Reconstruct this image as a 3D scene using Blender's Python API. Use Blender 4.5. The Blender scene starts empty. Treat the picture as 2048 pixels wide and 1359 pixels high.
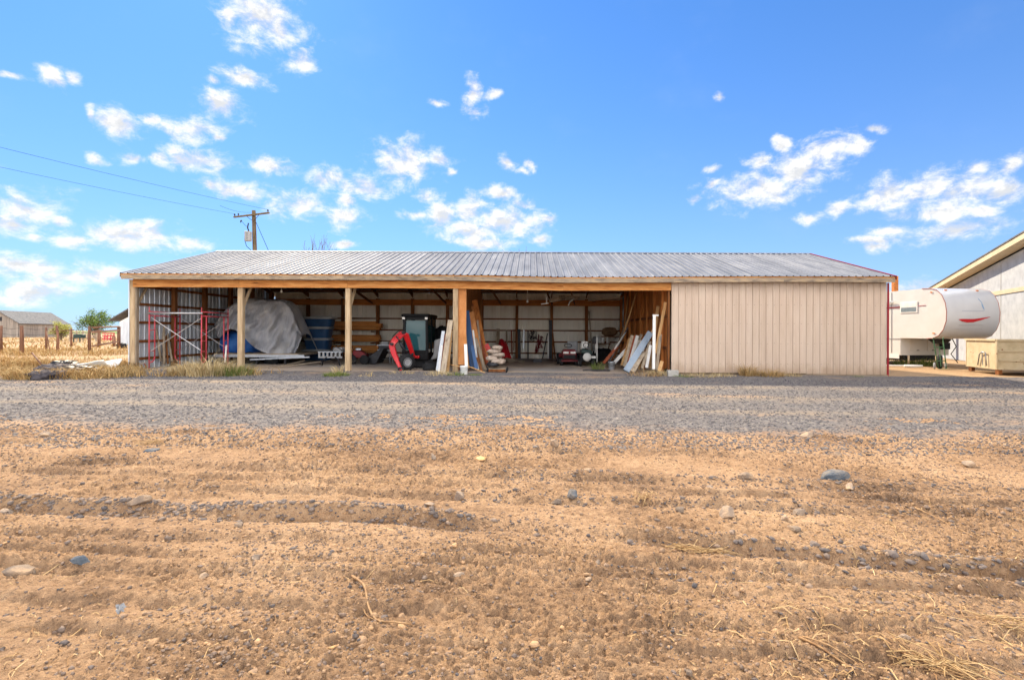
import bpy, math, random
import numpy as np
from mathutils import Vector, Matrix

random.seed(7)
rng = np.random.default_rng(11)
S = bpy.context.scene
COL = S.collection

# ------------------------------------------------------------------ camera
EYE, VPX, VPY, FPX, ROLL = 1.47, 1061.0, 664.0, 1024.0, 0.00436
cam = bpy.data.cameras.new("camera")
cam.lens = 18.0
cam.sensor_width = 36.0
cam.shift_x = -(VPX - 1024.0) / 2048.0
cam.shift_y = -(679.5 - VPY) / 2048.0
cam.clip_start = 0.05
cam.clip_end = 6000.0
camo = bpy.data.objects.new("camera", cam)
camo.matrix_world = Matrix.Translation((0, 0, EYE)) @ Matrix.Rotation(math.pi / 2, 4, 'X') @ Matrix.Rotation(ROLL, 4, 'Z')
COL.objects.link(camo)
S.camera = camo

# ------------------------------------------------------------------ sun, sky, exposure
SUN_AZ, SUN_EL = math.radians(32.0), math.radians(39.0)      # azimuth: to the left of straight behind the barn
SUNDIR = Vector((-math.sin(SUN_AZ) * math.cos(SUN_EL), math.cos(SUN_AZ) * math.cos(SUN_EL), math.sin(SUN_EL)))
sl = bpy.data.lights.new("sun", 'SUN')
sl.energy = 4.3
sl.angle = math.radians(0.55)
sl.color = (1.0, 0.85, 0.64)
so = bpy.data.objects.new("sun", sl)
so.rotation_euler = SUNDIR.to_track_quat('Z', 'Y').to_euler()
so.location = (-30, 40, 40)
COL.objects.link(so)
S.view_settings.view_transform = 'Standard'
S.view_settings.look = 'None'
S.view_settings.gamma = 1.0
S.view_settings.use_curve_mapping = False
S.view_settings.exposure = 1.0
S.cycles.use_denoising = True
S.cycles.denoising_prefilter = 'NONE'
S.cycles.diffuse_bounces = 6
S.cycles.max_bounces = 10
SKY_STRENGTH = 0.15

W = bpy.data.worlds.new("World")
S.world = W
W.use_nodes = True
W.cycles.sampling_method = 'MANUAL'
W.cycles.sample_map_resolution = 256
nt = W.node_tree
nt.nodes.clear()


class NG:
    """small node-graph helper"""
    def __init__(s, tree):
        s.t = tree

    def n(s, typ, ins=None, **kw):
        nd = s.t.nodes.new(typ)
        for k, v in kw.items():
            setattr(nd, k, v)
        for k, v in (ins or {}).items():
            if isinstance(v, bpy.types.NodeSocket):
                s.t.links.new(v, nd.inputs[k])
            else:
                nd.inputs[k].default_value = v
        return nd

    def m(s, op, a, b=0.0, c=0.0, clamp=False):
        return s.n('ShaderNodeMath', {0: a, 1: b, 2: c}, operation=op, use_clamp=clamp).outputs[0]

    def vm(s, op, a, b=(0, 0, 0), c=(0, 0, 0)):
        nd = s.n('ShaderNodeVectorMath', {0: a, 1: b, 2: c}, operation=op)
        return nd.outputs['Value'] if op in ('LENGTH', 'DOT_PRODUCT') else nd.outputs[0]

    def noise(s, vec, scale, detail=4.0, rough=0.55, dist=0.0):
        return s.n('ShaderNodeTexNoise', {'Vector': vec, 'Scale': scale, 'Detail': detail, 'Roughness': rough, 'Distortion': dist})

    def mr(s, v, a, b, c=0.0, d=1.0, smooth=True):
        return s.n('ShaderNodeMapRange', {0: v, 1: a, 2: b, 3: c, 4: d}, interpolation_type='SMOOTHSTEP' if smooth else 'LINEAR').outputs[0]

    def mix(s, f, a, b, blend='MIX'):
        nd = s.n('ShaderNodeMix', {0: f, 6: a, 7: b}, data_type='RGBA', blend_type=blend)
        return nd.outputs[2]


g = NG(nt)
sky = g.n('ShaderNodeTexSky', sky_type='NISHITA', sun_disc=False, sun_elevation=SUN_EL, sun_rotation=-SUN_AZ,
          altitude=900.0, air_density=1.0, dust_density=0.3, ozone_density=3.0)
tc = g.n('ShaderNodeTexCoord')
dirv = g.vm('NORMALIZE', tc.outputs['Generated'])
sp = g.n('ShaderNodeSeparateXYZ', {0: dirv})
az = g.m('ARCTAN2', sp.outputs[0], sp.outputs[1])
el = g.m('ARCSINE', sp.outputs[2])
q = g.n('ShaderNodeCombineXYZ', {0: az, 1: el, 2: 0.0}).outputs[0]
wob = g.noise(dirv, 9.0, 3.0, 0.6)
q2 = g.vm('MULTIPLY_ADD', wob.outputs['Color'], (0.07, 0.045, 0), q)
q2 = g.vm('ADD', q2, (-0.035, -0.0225, 0))
# clouds seen that afternoon: centre and half size, measured in pixels of a 2048 px wide view, kept as azimuth and elevation
CLOUDS = [(520, 45, 78, 52), (445, 42, 26, 26), (560, 75, 36, 32), (607, 124, 28, 18), (480, 162, 48, 17), (408, 163, 13, 7), (432, 216, 44, 24),
          (105, 157, 28, 19), (142, 156, 8, 12), (25, 160, 18, 7), (245, 247, 52, 22), (310, 243, 15, 10), (185, 228, 10, 20), (380, 260, 48, 22),
          (430, 277, 12, 8), (260, 313, 30, 13), (318, 318, 32, 14), (410, 322, 58, 19), (535, 335, 46, 16), (172, 308, 16, 11), (470, 378, 52, 15),
          (425, 370, 12, 9), (500, 387, 22, 12), (808, 327, 58, 35), (870, 320, 20, 12), (895, 345, 10, 8), (655, 362, 36, 24), (722, 375, 44, 20), (600, 412, 50, 24),
          (690, 436, 34, 20), (694, 402, 18, 14), (943, 185, 15, 26), (950, 222, 20, 12), (982, 189, 14, 10), (875, 203, 14, 9), (1012, 326, 20, 14),
          (1060, 327, 13, 11), (1040, 341, 14, 7), (998, 391, 32, 12), (848, 395, 22, 12), (820, 431, 25, 12), (945, 424, 32, 26), (888, 436, 42, 30), (1010, 445, 74, 28),
          (945, 462, 62, 24), (970, 487, 62, 14), (1040, 414, 26, 10), (1100, 436, 22, 12), (1085, 482, 24, 12), (55, 425, 64, 40), (30, 455, 62, 24),
          (78, 480, 20, 9), (118, 440, 24, 14), (270, 478, 124, 26), (170, 490, 62, 14), (380, 492, 44, 16), (285, 463, 62, 16), (60, 540, 120, 24), (150, 560, 120, 20),
          (60, 590, 130, 20), (690, 495, 26, 7), (1520, 375, 80, 30), (1590, 340, 78, 34), (1660, 292, 66, 24), (1720, 290, 26, 14), (1560, 288, 22, 12),
          (1512, 323, 24, 14), (1430, 368, 13, 9), (1402, 395, 14, 6), (1421, 335, 13, 6), (1760, 256, 20, 7), (1445, 194, 14, 6), (1615, 428, 30, 11), (1678, 408, 22, 15),
          (1775, 385, 62, 30), (1845, 370, 62, 30), (1920, 375, 70, 34), (1870, 412, 84, 20), (1960, 415, 30, 14), (2010, 372, 56, 24), (2030, 320, 26, 16),
          (1905, 454, 88, 20), (1790, 455, 36, 14), (1755, 474, 50, 8), (1755, 484, 28, 6), (1850, 567, 52, 14), (1945, 330, 24, 12), (1740, 395, 12, 12),
          (-120, 300, 80, 40), (2150, 420, 90, 36), (2190, 250, 60, 24), (860, -60, 80, 34), (1400, -90, 60, 26)]
best = None
for cx, cy, rx, ry in CLOUDS:
    dx, dz = (cx - VPX) / FPX, (VPY - cy) / FPX
    r_ = math.hypot(1.0, dx)
    a_, e_ = math.atan(dx), math.atan2(dz, r_)
    sx, sy = max(rx, 12) * 1.30 / FPX / (1 + dx * dx), max(ry, 8) * 1.34 / FPX / r_ / (1 + (dz / r_) ** 2)
    d_ = g.vm('LENGTH', g.vm('MULTIPLY_ADD', q2, (1 / sx, 1 / sy, 0), (-a_ / sx, -e_ / sy, 0)))
    best = d_ if best is None else g.m('MINIMUM', best, d_)
inside = g.m('SUBTRACT', 1.05, g.m('MINIMUM', best, 3.0))
# thicker cloud added over the unseen sky, as soft fill for the shade
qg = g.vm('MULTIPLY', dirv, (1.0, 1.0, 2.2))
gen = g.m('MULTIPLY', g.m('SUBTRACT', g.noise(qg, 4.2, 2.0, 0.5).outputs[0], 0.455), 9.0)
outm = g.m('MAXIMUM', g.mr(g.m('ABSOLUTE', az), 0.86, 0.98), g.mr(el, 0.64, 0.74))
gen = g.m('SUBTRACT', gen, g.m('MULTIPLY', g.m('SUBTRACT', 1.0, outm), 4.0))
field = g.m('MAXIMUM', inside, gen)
qn = g.vm('MULTIPLY', q, (1.0, 1.5, 1.0))
f1 = g.noise(qn, 24.0, 10.0, 0.66, 0.25).outputs[0]
f2 = g.noise(g.vm('ADD', qn, (-0.008, 0.022, 0.0)), 24.0, 10.0, 0.66, 0.25).outputs[0]
dens = g.m('ADD', field, g.m('MULTIPLY', g.m('SUBTRACT', f1, 0.53), 3.0))
alpha = g.m('POWER', g.mr(dens, -0.32, 0.95), 1.35)
veil = g.m('MULTIPLY', g.mr(g.noise(qn, 5.0, 5.0, 0.6).outputs[0], 0.5, 0.9), 0.05)
alpha = g.m('MAXIMUM', alpha, veil)
lit = g.mr(g.m('ADD', g.m('MULTIPLY', g.m('SUBTRACT', f1, f2), 4.5), g.m('MULTIPLY', dens, -0.42)), -0.85, 0.30)
# unseen clouds opposite the sun raised far brighter to light shade and barn
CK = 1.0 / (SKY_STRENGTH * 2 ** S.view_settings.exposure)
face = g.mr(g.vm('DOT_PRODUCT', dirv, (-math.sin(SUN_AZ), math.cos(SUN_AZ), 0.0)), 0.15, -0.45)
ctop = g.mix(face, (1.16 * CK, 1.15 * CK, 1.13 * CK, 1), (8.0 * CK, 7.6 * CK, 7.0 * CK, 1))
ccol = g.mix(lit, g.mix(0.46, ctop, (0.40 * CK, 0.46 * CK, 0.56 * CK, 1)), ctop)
# clear blue: the sky model with its range compressed, as the photograph's own processing did
KS = SKY_STRENGTH * 2 ** S.view_settings.exposure
comp = g.n('ShaderNodeGamma', {0: g.mix(1.0, sky.outputs[0], (1 / 1.86, 1 / 2.95, 1 / 4.6, 1), 'MULTIPLY'), 1: 0.7}).outputs[0]
skyc = g.mix(1.0, comp, (0.132 / KS, 0.405 / KS, 0.98 / KS, 1), 'MULTIPLY')
haze_f = g.m('MULTIPLY', g.m('EXPONENT', g.m('MULTIPLY', g.m('MAXIMUM', el, 0.0), -5.6)), 0.74)
skyc = g.mix(haze_f, skyc, (0.66 / KS, 0.82 / KS, 0.98 / KS, 1))
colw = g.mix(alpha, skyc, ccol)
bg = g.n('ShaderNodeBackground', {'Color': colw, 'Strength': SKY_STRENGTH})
g.n('ShaderNodeOutputWorld', {'Surface': bg.outputs[0]})


# ------------------------------------------------------------------ helpers
def L(r, g_, b):
    f = lambda c: (c / 12.92 if c <= 0.04045 else ((c + 0.055) / 1.055) ** 2.4)
    return (f(r / 255), f(g_ / 255), f(b / 255), 1.0)


def P(px, py, Y):
    """a point at distance Y that stands at this place of the photograph"""
    dx, dy = px - VPX, py - VPY
    return Vector(((dx + ROLL * dy) / FPX * Y, Y, EYE - (dy - ROLL * dx) / FPX * Y))


def gz(x, y=0.0):
    f = np.clip((60.0 - np.asarray(y, float)) / 30.0, 0, 1)
    r = 0.08 - 0.005 * np.clip(x, -25, 25) * f
    return r if np.ndim(r) else float(r)


def G(px, py):
    """the ground point seen at this place of the photograph"""
    dx, dy = px - VPX, py - VPY
    X, Z = dx + ROLL * dy, dy - ROLL * dx
    Y = (EYE - 0.08) * FPX / (Z - 0.005 * X)
    return Vector((X / FPX * Y, Y, 0.08 - 0.005 * X / FPX * Y))


def material(name):
    m = bpy.data.materials.new(name)
    m.use_nodes = True
    m.node_tree.nodes.clear()
    return m, NG(m.node_tree)


def mat(name, cols, scale=4.0, stretch=(1, 1, 1), rough=0.8, metal=0.0, bump=0.25, bscale=None, detail=6.0, rnd=0.2, spec=0.3,
        spots=None, spot_scale=6.0, spot_size=0.1, coat=0.0, bdist=0.01, rvar=0.0):
    """noise ramp of a few colours, a random shift for every object, fine relief and, if asked, spots (knots, rust, chips)"""
    m, g = material(name)
    oi = g.n('ShaderNodeObjectInfo')
    tc = g.n('ShaderNodeTexCoord')
    v = g.vm('MULTIPLY_ADD', tc.outputs['Object'], stretch, g.n('ShaderNodeCombineXYZ', {0: g.m('MULTIPLY', oi.outputs['Random'], 37.0), 1: g.m('MULTIPLY', oi.outputs['Random'], 91.0), 2: 0.0}).outputs[0])
    no = g.noise(v, scale, detail, 0.6)
    ramp = g.n('ShaderNodeValToRGB', {0: no.outputs[0]})
    cr = ramp.color_ramp
    k = len(cols)
    cr.elements[0].position, cr.elements[0].color = 0.3, cols[0]
    cr.elements[1].position, cr.elements[1].color = 0.7, cols[-1]
    for i in range(1, k - 1):
        e = cr.elements.new(0.3 + 0.4 * i / (k - 1))
        e.color = cols[i]
    c = ramp.outputs[0]
    if spots:
        vo = g.n('ShaderNodeTexVoronoi', {'Vector': v, 'Scale': spot_scale, 'Randomness': 1.0})
        c = g.mix(g.mr(vo.outputs['Distance'], spot_size, spot_size * 2.0, 1.0, 0.0), c, spots)
    if rnd:
        br = g.m('MULTIPLY_ADD', oi.outputs['Random'], 2 * rnd, 1 - rnd)
        c = g.mix(1.0, c, g.n('ShaderNodeCombineXYZ', {0: br, 1: br, 2: br}).outputs[0], 'MULTIPLY')
    ins = {'Base Color': c, 'Roughness': rough, 'Metallic': metal, 'Specular IOR Level': spec, 'Coat Weight': coat}
    if rvar:
        ins['Roughness'] = g.m('MULTIPLY_ADD', g.noise(v, scale * 0.7, 5).outputs[0], rvar, rough - rvar / 2)
    if bump:
        b2 = g.noise(v, bscale or scale * 3, 6.0, 0.65)
        ins['Normal'] = g.n('ShaderNodeBump', {'Height': b2.outputs[0], 'Strength': bump, 'Distance': bdist}).outputs[0]
    b = g.n('ShaderNodeBsdfPrincipled', ins)
    g.n('ShaderNodeOutputMaterial', {'Surface': b.outputs[0]})
    return m


def set_origin(me):
    n = len(me.vertices)
    co = np.empty(n * 3, np.float32)
    me.vertices.foreach_get('co', co)
    co = co.reshape(-1, 3)
    lo, hi = co.min(0), co.max(0)
    o = np.array([(lo[0] + hi[0]) / 2, (lo[1] + hi[1]) / 2, lo[2]], np.float32)
    co -= o
    me.vertices.foreach_set('co', co.ravel())
    return Vector(o.tolist())


def wloc(o):
    v = Vector(o.location)
    while o.parent:
        o = o.parent
        v = v + Vector(o.location)
    return v


def link_mesh(name, me, m, parent=None, bevel=0.0, subd=0):
    loc = set_origin(me)
    ob = bpy.data.objects.new(name, me)
    if m:
        me.materials.append(m)
    COL.objects.link(ob)
    if parent:
        ob.parent = parent
        loc = loc - wloc(parent)
    ob.location = loc
    if bevel:
        b = ob.modifiers.new("bevel", 'BEVEL')
        b.width, b.segments, b.limit_method = bevel, 2, 'ANGLE'
    if subd:
        b = ob.modifiers.new("subsurf", 'SUBSURF')
        b.levels = b.render_levels = subd
    return ob


class MB:
    def __init__(s):
        s.v, s.f = [], []

    def add(s, vs, fs):
        k = len(s.v)
        s.v += [tuple(p) for p in vs]
        s.f += [tuple(i + k for i in f) for f in fs]
        return s

    def box(s, x0, x1, y0, y1, z0, z1):
        return s.hexa([(x0, y0, z0), (x1, y0, z0), (x1, y1, z0), (x0, y1, z0), (x0, y0, z1), (x1, y0, z1), (x1, y1, z1), (x0, y1, z1)])

    def hexa(s, p):
        return s.add(p, [(0, 3, 2, 1), (4, 5, 6, 7), (0, 1, 5, 4), (1, 2, 6, 5), (2, 3, 7, 6), (3, 0, 4, 7)])

    def obox(s, c, size, rz=0.0):
        c, (a, b, h) = Vector(c), size
        R = Matrix.Rotation(rz, 3, 'Z')
        return s.hexa([c + R @ Vector((x * a / 2, y * b / 2, z)) for z in (0, h) for x, y in ((-1, -1), (1, -1), (1, 1), (-1, 1))])

    def bar(s, p, q_, w, t, side=None):
        """bar of width w (along side, default across the view) and thickness t"""
        p, q_ = Vector(p), Vector(q_)
        d = (q_ - p).normalized()
        u = Vector(side) if side else Vector((1, 0, 0))
        if abs(d.dot(u)) > 0.95:
            u = Vector((0, 0, 1))
        u = (u - d * d.dot(u)).normalized()
        n = d.cross(u)
        o = [(-w / 2, -t / 2), (w / 2, -t / 2), (w / 2, t / 2), (-w / 2, t / 2)]
        return s.hexa([c + u * a + n * b for c in (p, q_) for a, b in o])

    def tube(s, pts, r, n=8, cap=True):
        pts = [Vector(p) for p in pts]
        m_ = len(pts)
        rs = r if isinstance(r, (list, tuple)) else [r] * m_
        ref = Vector((0.31, 0.17, 0.93))
        vs, fs = [], []
        for i, p in enumerate(pts):
            d = (pts[min(i + 1, m_ - 1)] - pts[max(i - 1, 0)]).normalized()
            u = d.cross(ref)
            if u.length < 0.1:
                u = d.cross(Vector((1, 0, 0)))
            u.normalize()
            w = d.cross(u)
            vs += [p + (u * math.cos(2 * math.pi * k / n) + w * math.sin(2 * math.pi * k / n)) * rs[i] for k in range(n)]
        for i in range(m_ - 1):
            fs += [(i * n + k, i * n + (k + 1) % n, (i + 1) * n + (k + 1) % n, (i + 1) * n + k) for k in range(n)]
        if cap:
            fs += [tuple(range(n))[::-1], tuple(range((m_ - 1) * n, m_ * n))]
        return s.add(vs, fs)

    def lathe(s, prof, c, n=16, axis=(0, 0, 1)):
        c, ax = Vector(c), Vector(axis).normalized()
        u = ax.cross(Vector((0, 1, 0)) if abs(ax.y) < 0.9 else Vector((1, 0, 0))).normalized()
        w = ax.cross(u)
        vs, fs = [], []
        for r, h in prof:
            vs += [c + ax * h + (u * math.cos(2 * math.pi * k / n) + w * math.sin(2 * math.pi * k / n)) * max(r, 1e-4) for k in range(n)]
        for i in range(len(prof) - 1):
            fs += [(i * n + k, i * n + (k + 1) % n, (i + 1) * n + (k + 1) % n, (i + 1) * n + k) for k in range(n)]
        return s.add(vs, fs)

    def prism(s, poly, a, b):
        """poly: points (3D); extruded by the vectors a and b"""
        poly = [Vector(p) for p in poly]
        n = len(poly)
        a, b = Vector(a), Vector(b)
        vs = [p + a for p in poly] + [p + b for p in poly]
        fs = [tuple(range(n))[::-1], tuple(range(n, 2 * n))] + [(i, (i + 1) % n, n + (i + 1) % n, n + i) for i in range(n)]
        return s.add(vs, fs)

    def grid(s, nu, nv, fn, closed=False):
        vs = [fn(i / (nu - 1), j / (nv - 1)) for j in range(nv) for i in range(nu)]
        fs = [(j * nu + i, j * nu + i + 1, (j + 1) * nu + i + 1, (j + 1) * nu + i) for j in range(nv - 1) for i in range(nu - 1)]
        return s.add(vs, fs)

    def build(s, name, m, parent=None, smooth=False, bevel=0.0, subd=0):
        me = bpy.data.meshes.new(name)
        me.from_pydata(s.v, [], s.f)
        if smooth:
            me.shade_smooth()
        return link_mesh(name, me, m, parent, bevel, subd)


def tag(o, label=None, cat=None, group=None, kind=None):
    for k, v in (('label', label), ('category', cat), ('group', group), ('kind', kind)):
        if v:
            o[k] = v
    return o


def thing(name, label, cat, loc, group=None):
    o = bpy.data.objects.new(name, None)
    o.empty_display_size = 0.2
    o.location = loc
    COL.objects.link(o)
    return tag(o, label, cat, group)


def inst(src, wl, parent, scale=None):
    """a copy of a piece that shares its mesh; wl: world place of its origin"""
    o = src.copy()
    COL.objects.link(o)
    o.parent = parent
    o.location = Vector(wl) - (wloc(parent) if parent else Vector((0, 0, 0)))
    if scale:
        o.scale = scale
    return o


def np_mesh(name, verts, faces, m, parent=None, smooth=False):
    verts = np.ascontiguousarray(verts, np.float32)
    faces = np.ascontiguousarray(faces, np.int32)
    k = faces.shape[1]
    me = bpy.data.meshes.new(name)
    me.vertices.add(len(verts))
    me.vertices.foreach_set('co', verts.ravel())
    me.loops.add(faces.size)
    me.loops.foreach_set('vertex_index', faces.ravel())
    me.polygons.add(len(faces))
    me.polygons.foreach_set('loop_start', np.arange(0, faces.size, k, dtype=np.int32))
    me.update(calc_edges=True)
    if smooth:
        me.shade_smooth()
    return link_mesh(name, me, m, parent)


def vnoise(x, y, seed=0):
    xi, yi = np.floor(x).astype(np.int64), np.floor(y).astype(np.int64)
    fx, fy = x - xi, y - yi
    fx, fy = fx * fx * fx * (fx * (fx * 6 - 15) + 10), fy * fy * fy * (fy * (fy * 6 - 15) + 10)

    def h(a, b):
        n = (a * 374761393 + b * 668265263 + seed * 974711) & 0xFFFFFFFF
        n = ((n ^ (n >> 13)) * 1274126177) & 0xFFFFFFFF
        return ((n ^ (n >> 16)) & 0xFFFF) / 65535.0
    a, b, c, d = h(xi, yi), h(xi + 1, yi), h(xi, yi + 1), h(xi + 1, yi + 1)
    return a + (b - a) * fx + (c - a) * fy + (a - b - c + d) * fx * fy


def fbm(x, y, oct=4, seed=0, gain=0.5):
    t, amp, s = 0.0, 1.0, 0.0
    for i in range(oct):
        c, sn = math.cos(0.6 * i), math.sin(0.6 * i)
        t = t + amp * vnoise((x * c - y * sn) * 2 ** i, (x * sn + y * c) * 2 ** i, seed + i * 17)
        s += amp
        amp *= gain
    return t / s - 0.5


def sstep(a, b, x):
    t = np.clip((x - a) / (b - a), 0, 1)
    return t * t * (3 - 2 * t)


# ------------------------------------------------------------------ ground materials
def earth(name, ramp_cols, big=0.35, fine=9.0, bump1=0.9, bump2=0.7, b1=14.0, b2=55.0, dist=0.03, patch=None, patch_at=(0.5, 0.62), patch_scale=0.5,
          cells=None, cell_cols=None, stretch=(1, 1, 1), tracks=()):
    m, g = material(name)
    geo = g.n('ShaderNodeNewGeometry')
    v = g.vm('MULTIPLY', geo.outputs['Position'], stretch)
    n1 = g.noise(v, big, 5.0, 0.6).outputs[0]
    n2 = g.noise(v, fine, 8.0, 0.7).outputs[0]
    f = g.m('MULTIPLY_ADD', n1, 0.55, g.m('MULTIPLY', n2, 0.45))
    ramp = g.n('ShaderNodeValToRGB', {0: f})
    cr = ramp.color_ramp
    cr.elements[0].position, cr.elements[0].color = 0.36, ramp_cols[0]
    cr.elements[1].position, cr.elements[1].color = 0.64, ramp_cols[-1]
    for i in range(1, len(ramp_cols) - 1):
        e = cr.elements.new(0.36 + 0.28 * i / (len(ramp_cols) - 1))
        e.color = ramp_cols[i]
    c = ramp.outputs[0]
    hgt = g.m('MULTIPLY_ADD', g.noise(v, b1, 6.0, 0.65).outputs[0], bump1, g.m('MULTIPLY', g.noise(v, b2, 5.0, 0.6).outputs[0], bump2 * 0.35))
    if cells:
        vo = g.n('ShaderNodeTexVoronoi', {'Vector': g.vm('MULTIPLY_ADD', g.noise(v, cells * 0.7, 2).outputs['Color'], (0.6 / cells,) * 3, v), 'Scale': cells})
        sepc = g.n('ShaderNodeSeparateColor', {0: vo.outputs['Color']})
        cm = g.n('ShaderNodeValToRGB', {0: sepc.outputs[0]})
        cm.color_ramp.elements[0].color, cm.color_ramp.elements[1].color = cell_cols[0], cell_cols[-1]
        for i in range(1, len(cell_cols) - 1):
            e = cm.color_ramp.elements.new(i / (len(cell_cols) - 1))
            e.color = cell_cols[i]
        pres = g.mr(g.noise(v, 0.9, 4.0, 0.6).outputs[0], 0.36, 0.52, 0.45, 1.0)
        c = g.mix(pres, c, cm.outputs[0])
        hgt = g.m('ADD', hgt, g.m('MULTIPLY', g.m('SUBTRACT', 0.7, vo.outputs['Distance']), 0.9))
    sp_ = g.mr(g.noise(v, fine * 5.5, 4.0, 0.7).outputs[0], 0.52, 0.72)
    c = g.mix(g.m('MULTIPLY', sp_, 0.5), c, (0.09, 0.07, 0.06, 1))
    if patch:
        pm = g.mr(g.noise(g.vm('MULTIPLY', v, (0.45, 1.0, 1.0)), patch_scale, 7.0, 0.65).outputs[0], patch_at[0], patch_at[1])
        c = g.mix(g.m('MULTIPLY', pm, 0.8), c, patch)
    if tracks:
        s2 = g.n('ShaderNodeSeparateXYZ', {0: geo.outputs['Position']}).outputs[1]
        em = g.mr(g.m('ADD', s2, g.m('MULTIPLY', g.noise(geo.outputs['Position'], 1.4, 6.0, 0.7).outputs[0], 2.6)), 8.9, 8.1)
        c = g.mix(g.m('MULTIPLY', em, 0.85), c, L(166, 134, 104))
    if tracks:                                     # wheel tracks: fine dust packed between the stones
        s3 = g.n('ShaderNodeSeparateXYZ', {0: geo.outputs['Position']})
        wob = g.m('MULTIPLY', g.m('SUBTRACT', g.noise(g.vm('MULTIPLY', geo.outputs['Position'], (0.25, 0.6, 0)), 1.0, 4.0).outputs[0], 0.5), 1.6)
        yy = g.m('ADD', g.m('MULTIPLY_ADD', s3.outputs[0], 0.035, s3.outputs[1]), wob)
        tm = 0.0
        for yc, w in tracks:
            tm = g.m('MAXIMUM', tm, g.mr(g.m('ABSOLUTE', g.m('SUBTRACT', yy, yc)), w * 1.5, 0.0))
        tm = g.m('MULTIPLY', tm, g.mr(g.noise(geo.outputs['Position'], 0.7, 5.0, 0.7).outputs[0], 0.35, 0.6))
        c = g.mix(g.m('MULTIPLY', tm, 0.75), c, L(150, 136, 119))
    b = g.n('ShaderNodeBsdfPrincipled', {'Base Color': c, 'Roughness': 0.95, 'Specular IOR Level': 0.15,
                                         'Normal': g.n('ShaderNodeBump', {'Height': hgt, 'Strength': 1.0, 'Distance': dist}).outputs[0]})
    g.n('ShaderNodeOutputMaterial', {'Surface': b.outputs[0]})
    return m


def island(name, cols, rough=0.9, bscale=40.0, bump=0.5, dist=0.01):
    """colour picked anew for every separate stone, blade or straw of a mass"""
    m, g = material(name)
    geo = g.n('ShaderNodeNewGeometry')
    ramp = g.n('ShaderNodeValToRGB', {0: geo.outputs['Random Per Island']})
    cr = ramp.color_ramp
    cr.elements[0].color, cr.elements[1].color = cols[0], cols[-1]
    for i in range(1, len(cols) - 1):
        e = cr.elements.new(i / (len(cols) - 1))
        e.color = cols[i]
    no = g.noise(geo.outputs['Position'], bscale, 5.0, 0.65).outputs[0]
    c = g.mix(1.0, ramp.outputs[0], g.mix(g.mr(no, 0.25, 0.75), (0.72, 0.72, 0.72, 1), (1.2, 1.2, 1.2, 1)), 'MULTIPLY')
    ins = {'Base Color': c, 'Roughness': rough, 'Specular IOR Level': 0.2}
    if bump:
        ins['Normal'] = g.n('ShaderNodeBump', {'Height': no, 'Strength': bump, 'Distance': dist}).outputs[0]
    b = g.n('ShaderNodeBsdfPrincipled', ins)
    g.n('ShaderNodeOutputMaterial', {'Surface': b.outputs[0]})
    return m


M_DIRT = earth('tan_dirt', [L(112, 88, 69), L(184, 148, 113), L(212, 176, 139)], big=0.8, fine=16.0, b1=36.0, b2=120.0, dist=0.06, patch=L(172, 140, 110), patch_at=(0.55, 0.75), patch_scale=1.3)
M_ROAD = earth('grey_gravel', [L(102, 97, 96), L(124, 117, 112), L(140, 129, 118)], big=0.3, fine=12.0, b1=20.0, b2=60.0, dist=0.035, patch=L(178, 148, 118), patch_at=(0.53, 0.68), patch_scale=0.5,
               cells=24.0, tracks=((9.15, 0.42), (10.9, 0.5), (13.2, 0.5)), cell_cols=[L(78, 78, 83), L(112, 108, 108), L(136, 130, 125), L(98, 95, 96), L(152, 144, 134)])
M_FLOOR = earth('barn_floor_earth', [L(150, 132, 116), L(176, 158, 140), L(164, 156, 148)], big=0.4, fine=14.0, dist=0.03, patch=L(146, 144, 144), patch_at=(0.45, 0.6), patch_scale=0.25)
M_GROUND = earth('dry_field_earth', [L(148, 120, 90), L(172, 143, 109), L(184, 156, 121)], big=0.15, fine=3.0, dist=0.03, patch=L(178, 150, 114), patch_scale=0.1)
M_STONE = island('dusty_stones', [L(104, 96, 92), L(180, 144, 106), L(122, 108, 98), L(190, 152, 112), L(90, 86, 86), L(150, 124, 100), L(112, 102, 96)])
M_GRAVEL = island('gravel_stones', [L(86, 84, 88), L(124, 118, 115), L(102, 98, 98), L(150, 141, 133), L(80, 79, 84), L(136, 127, 118)])
M_RUBBLE = island('rut_stones', [L(92, 88, 88), L(130, 116, 106), L(106, 100, 98), L(152, 130, 110), L(84, 82, 84)])
M_ROCK = mat('grey_rock', [L(112, 100, 90), L(148, 130, 112), L(184, 154, 122)], scale=9, rough=0.92, bump=0.8, bscale=26, bdist=0.02, rnd=0.22)
M_ROCKB = mat('blue_grey_rock', [L(66, 76, 86), L(92, 98, 104), L(140, 128, 114)], scale=12, rough=0.85, bump=0.8, bscale=30, bdist=0.02, rnd=0.1)
M_STRAW = island('dry_straw', [L(162, 130, 88), L(186, 156, 112), L(140, 106, 72), L(200, 172, 128)], bscale=20, bump=0.0)
M_GRASS = island('dry_grass', [L(170, 134, 84), L(192, 158, 106), L(152, 118, 74), L(204, 176, 126), L(146, 124, 80), L(178, 144, 92)], bscale=3, bump=0.0)
M_GREEN = island('green_weed', [L(78, 100, 46), L(112, 128, 62), L(140, 140, 80), L(92, 116, 58)], bscale=6, bump=0.0)
M_PALE = island('bleached_weed', [L(190, 168, 128), L(214, 194, 152), L(168, 142, 100), L(202, 176, 120)], bscale=6, bump=0.0)

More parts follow.
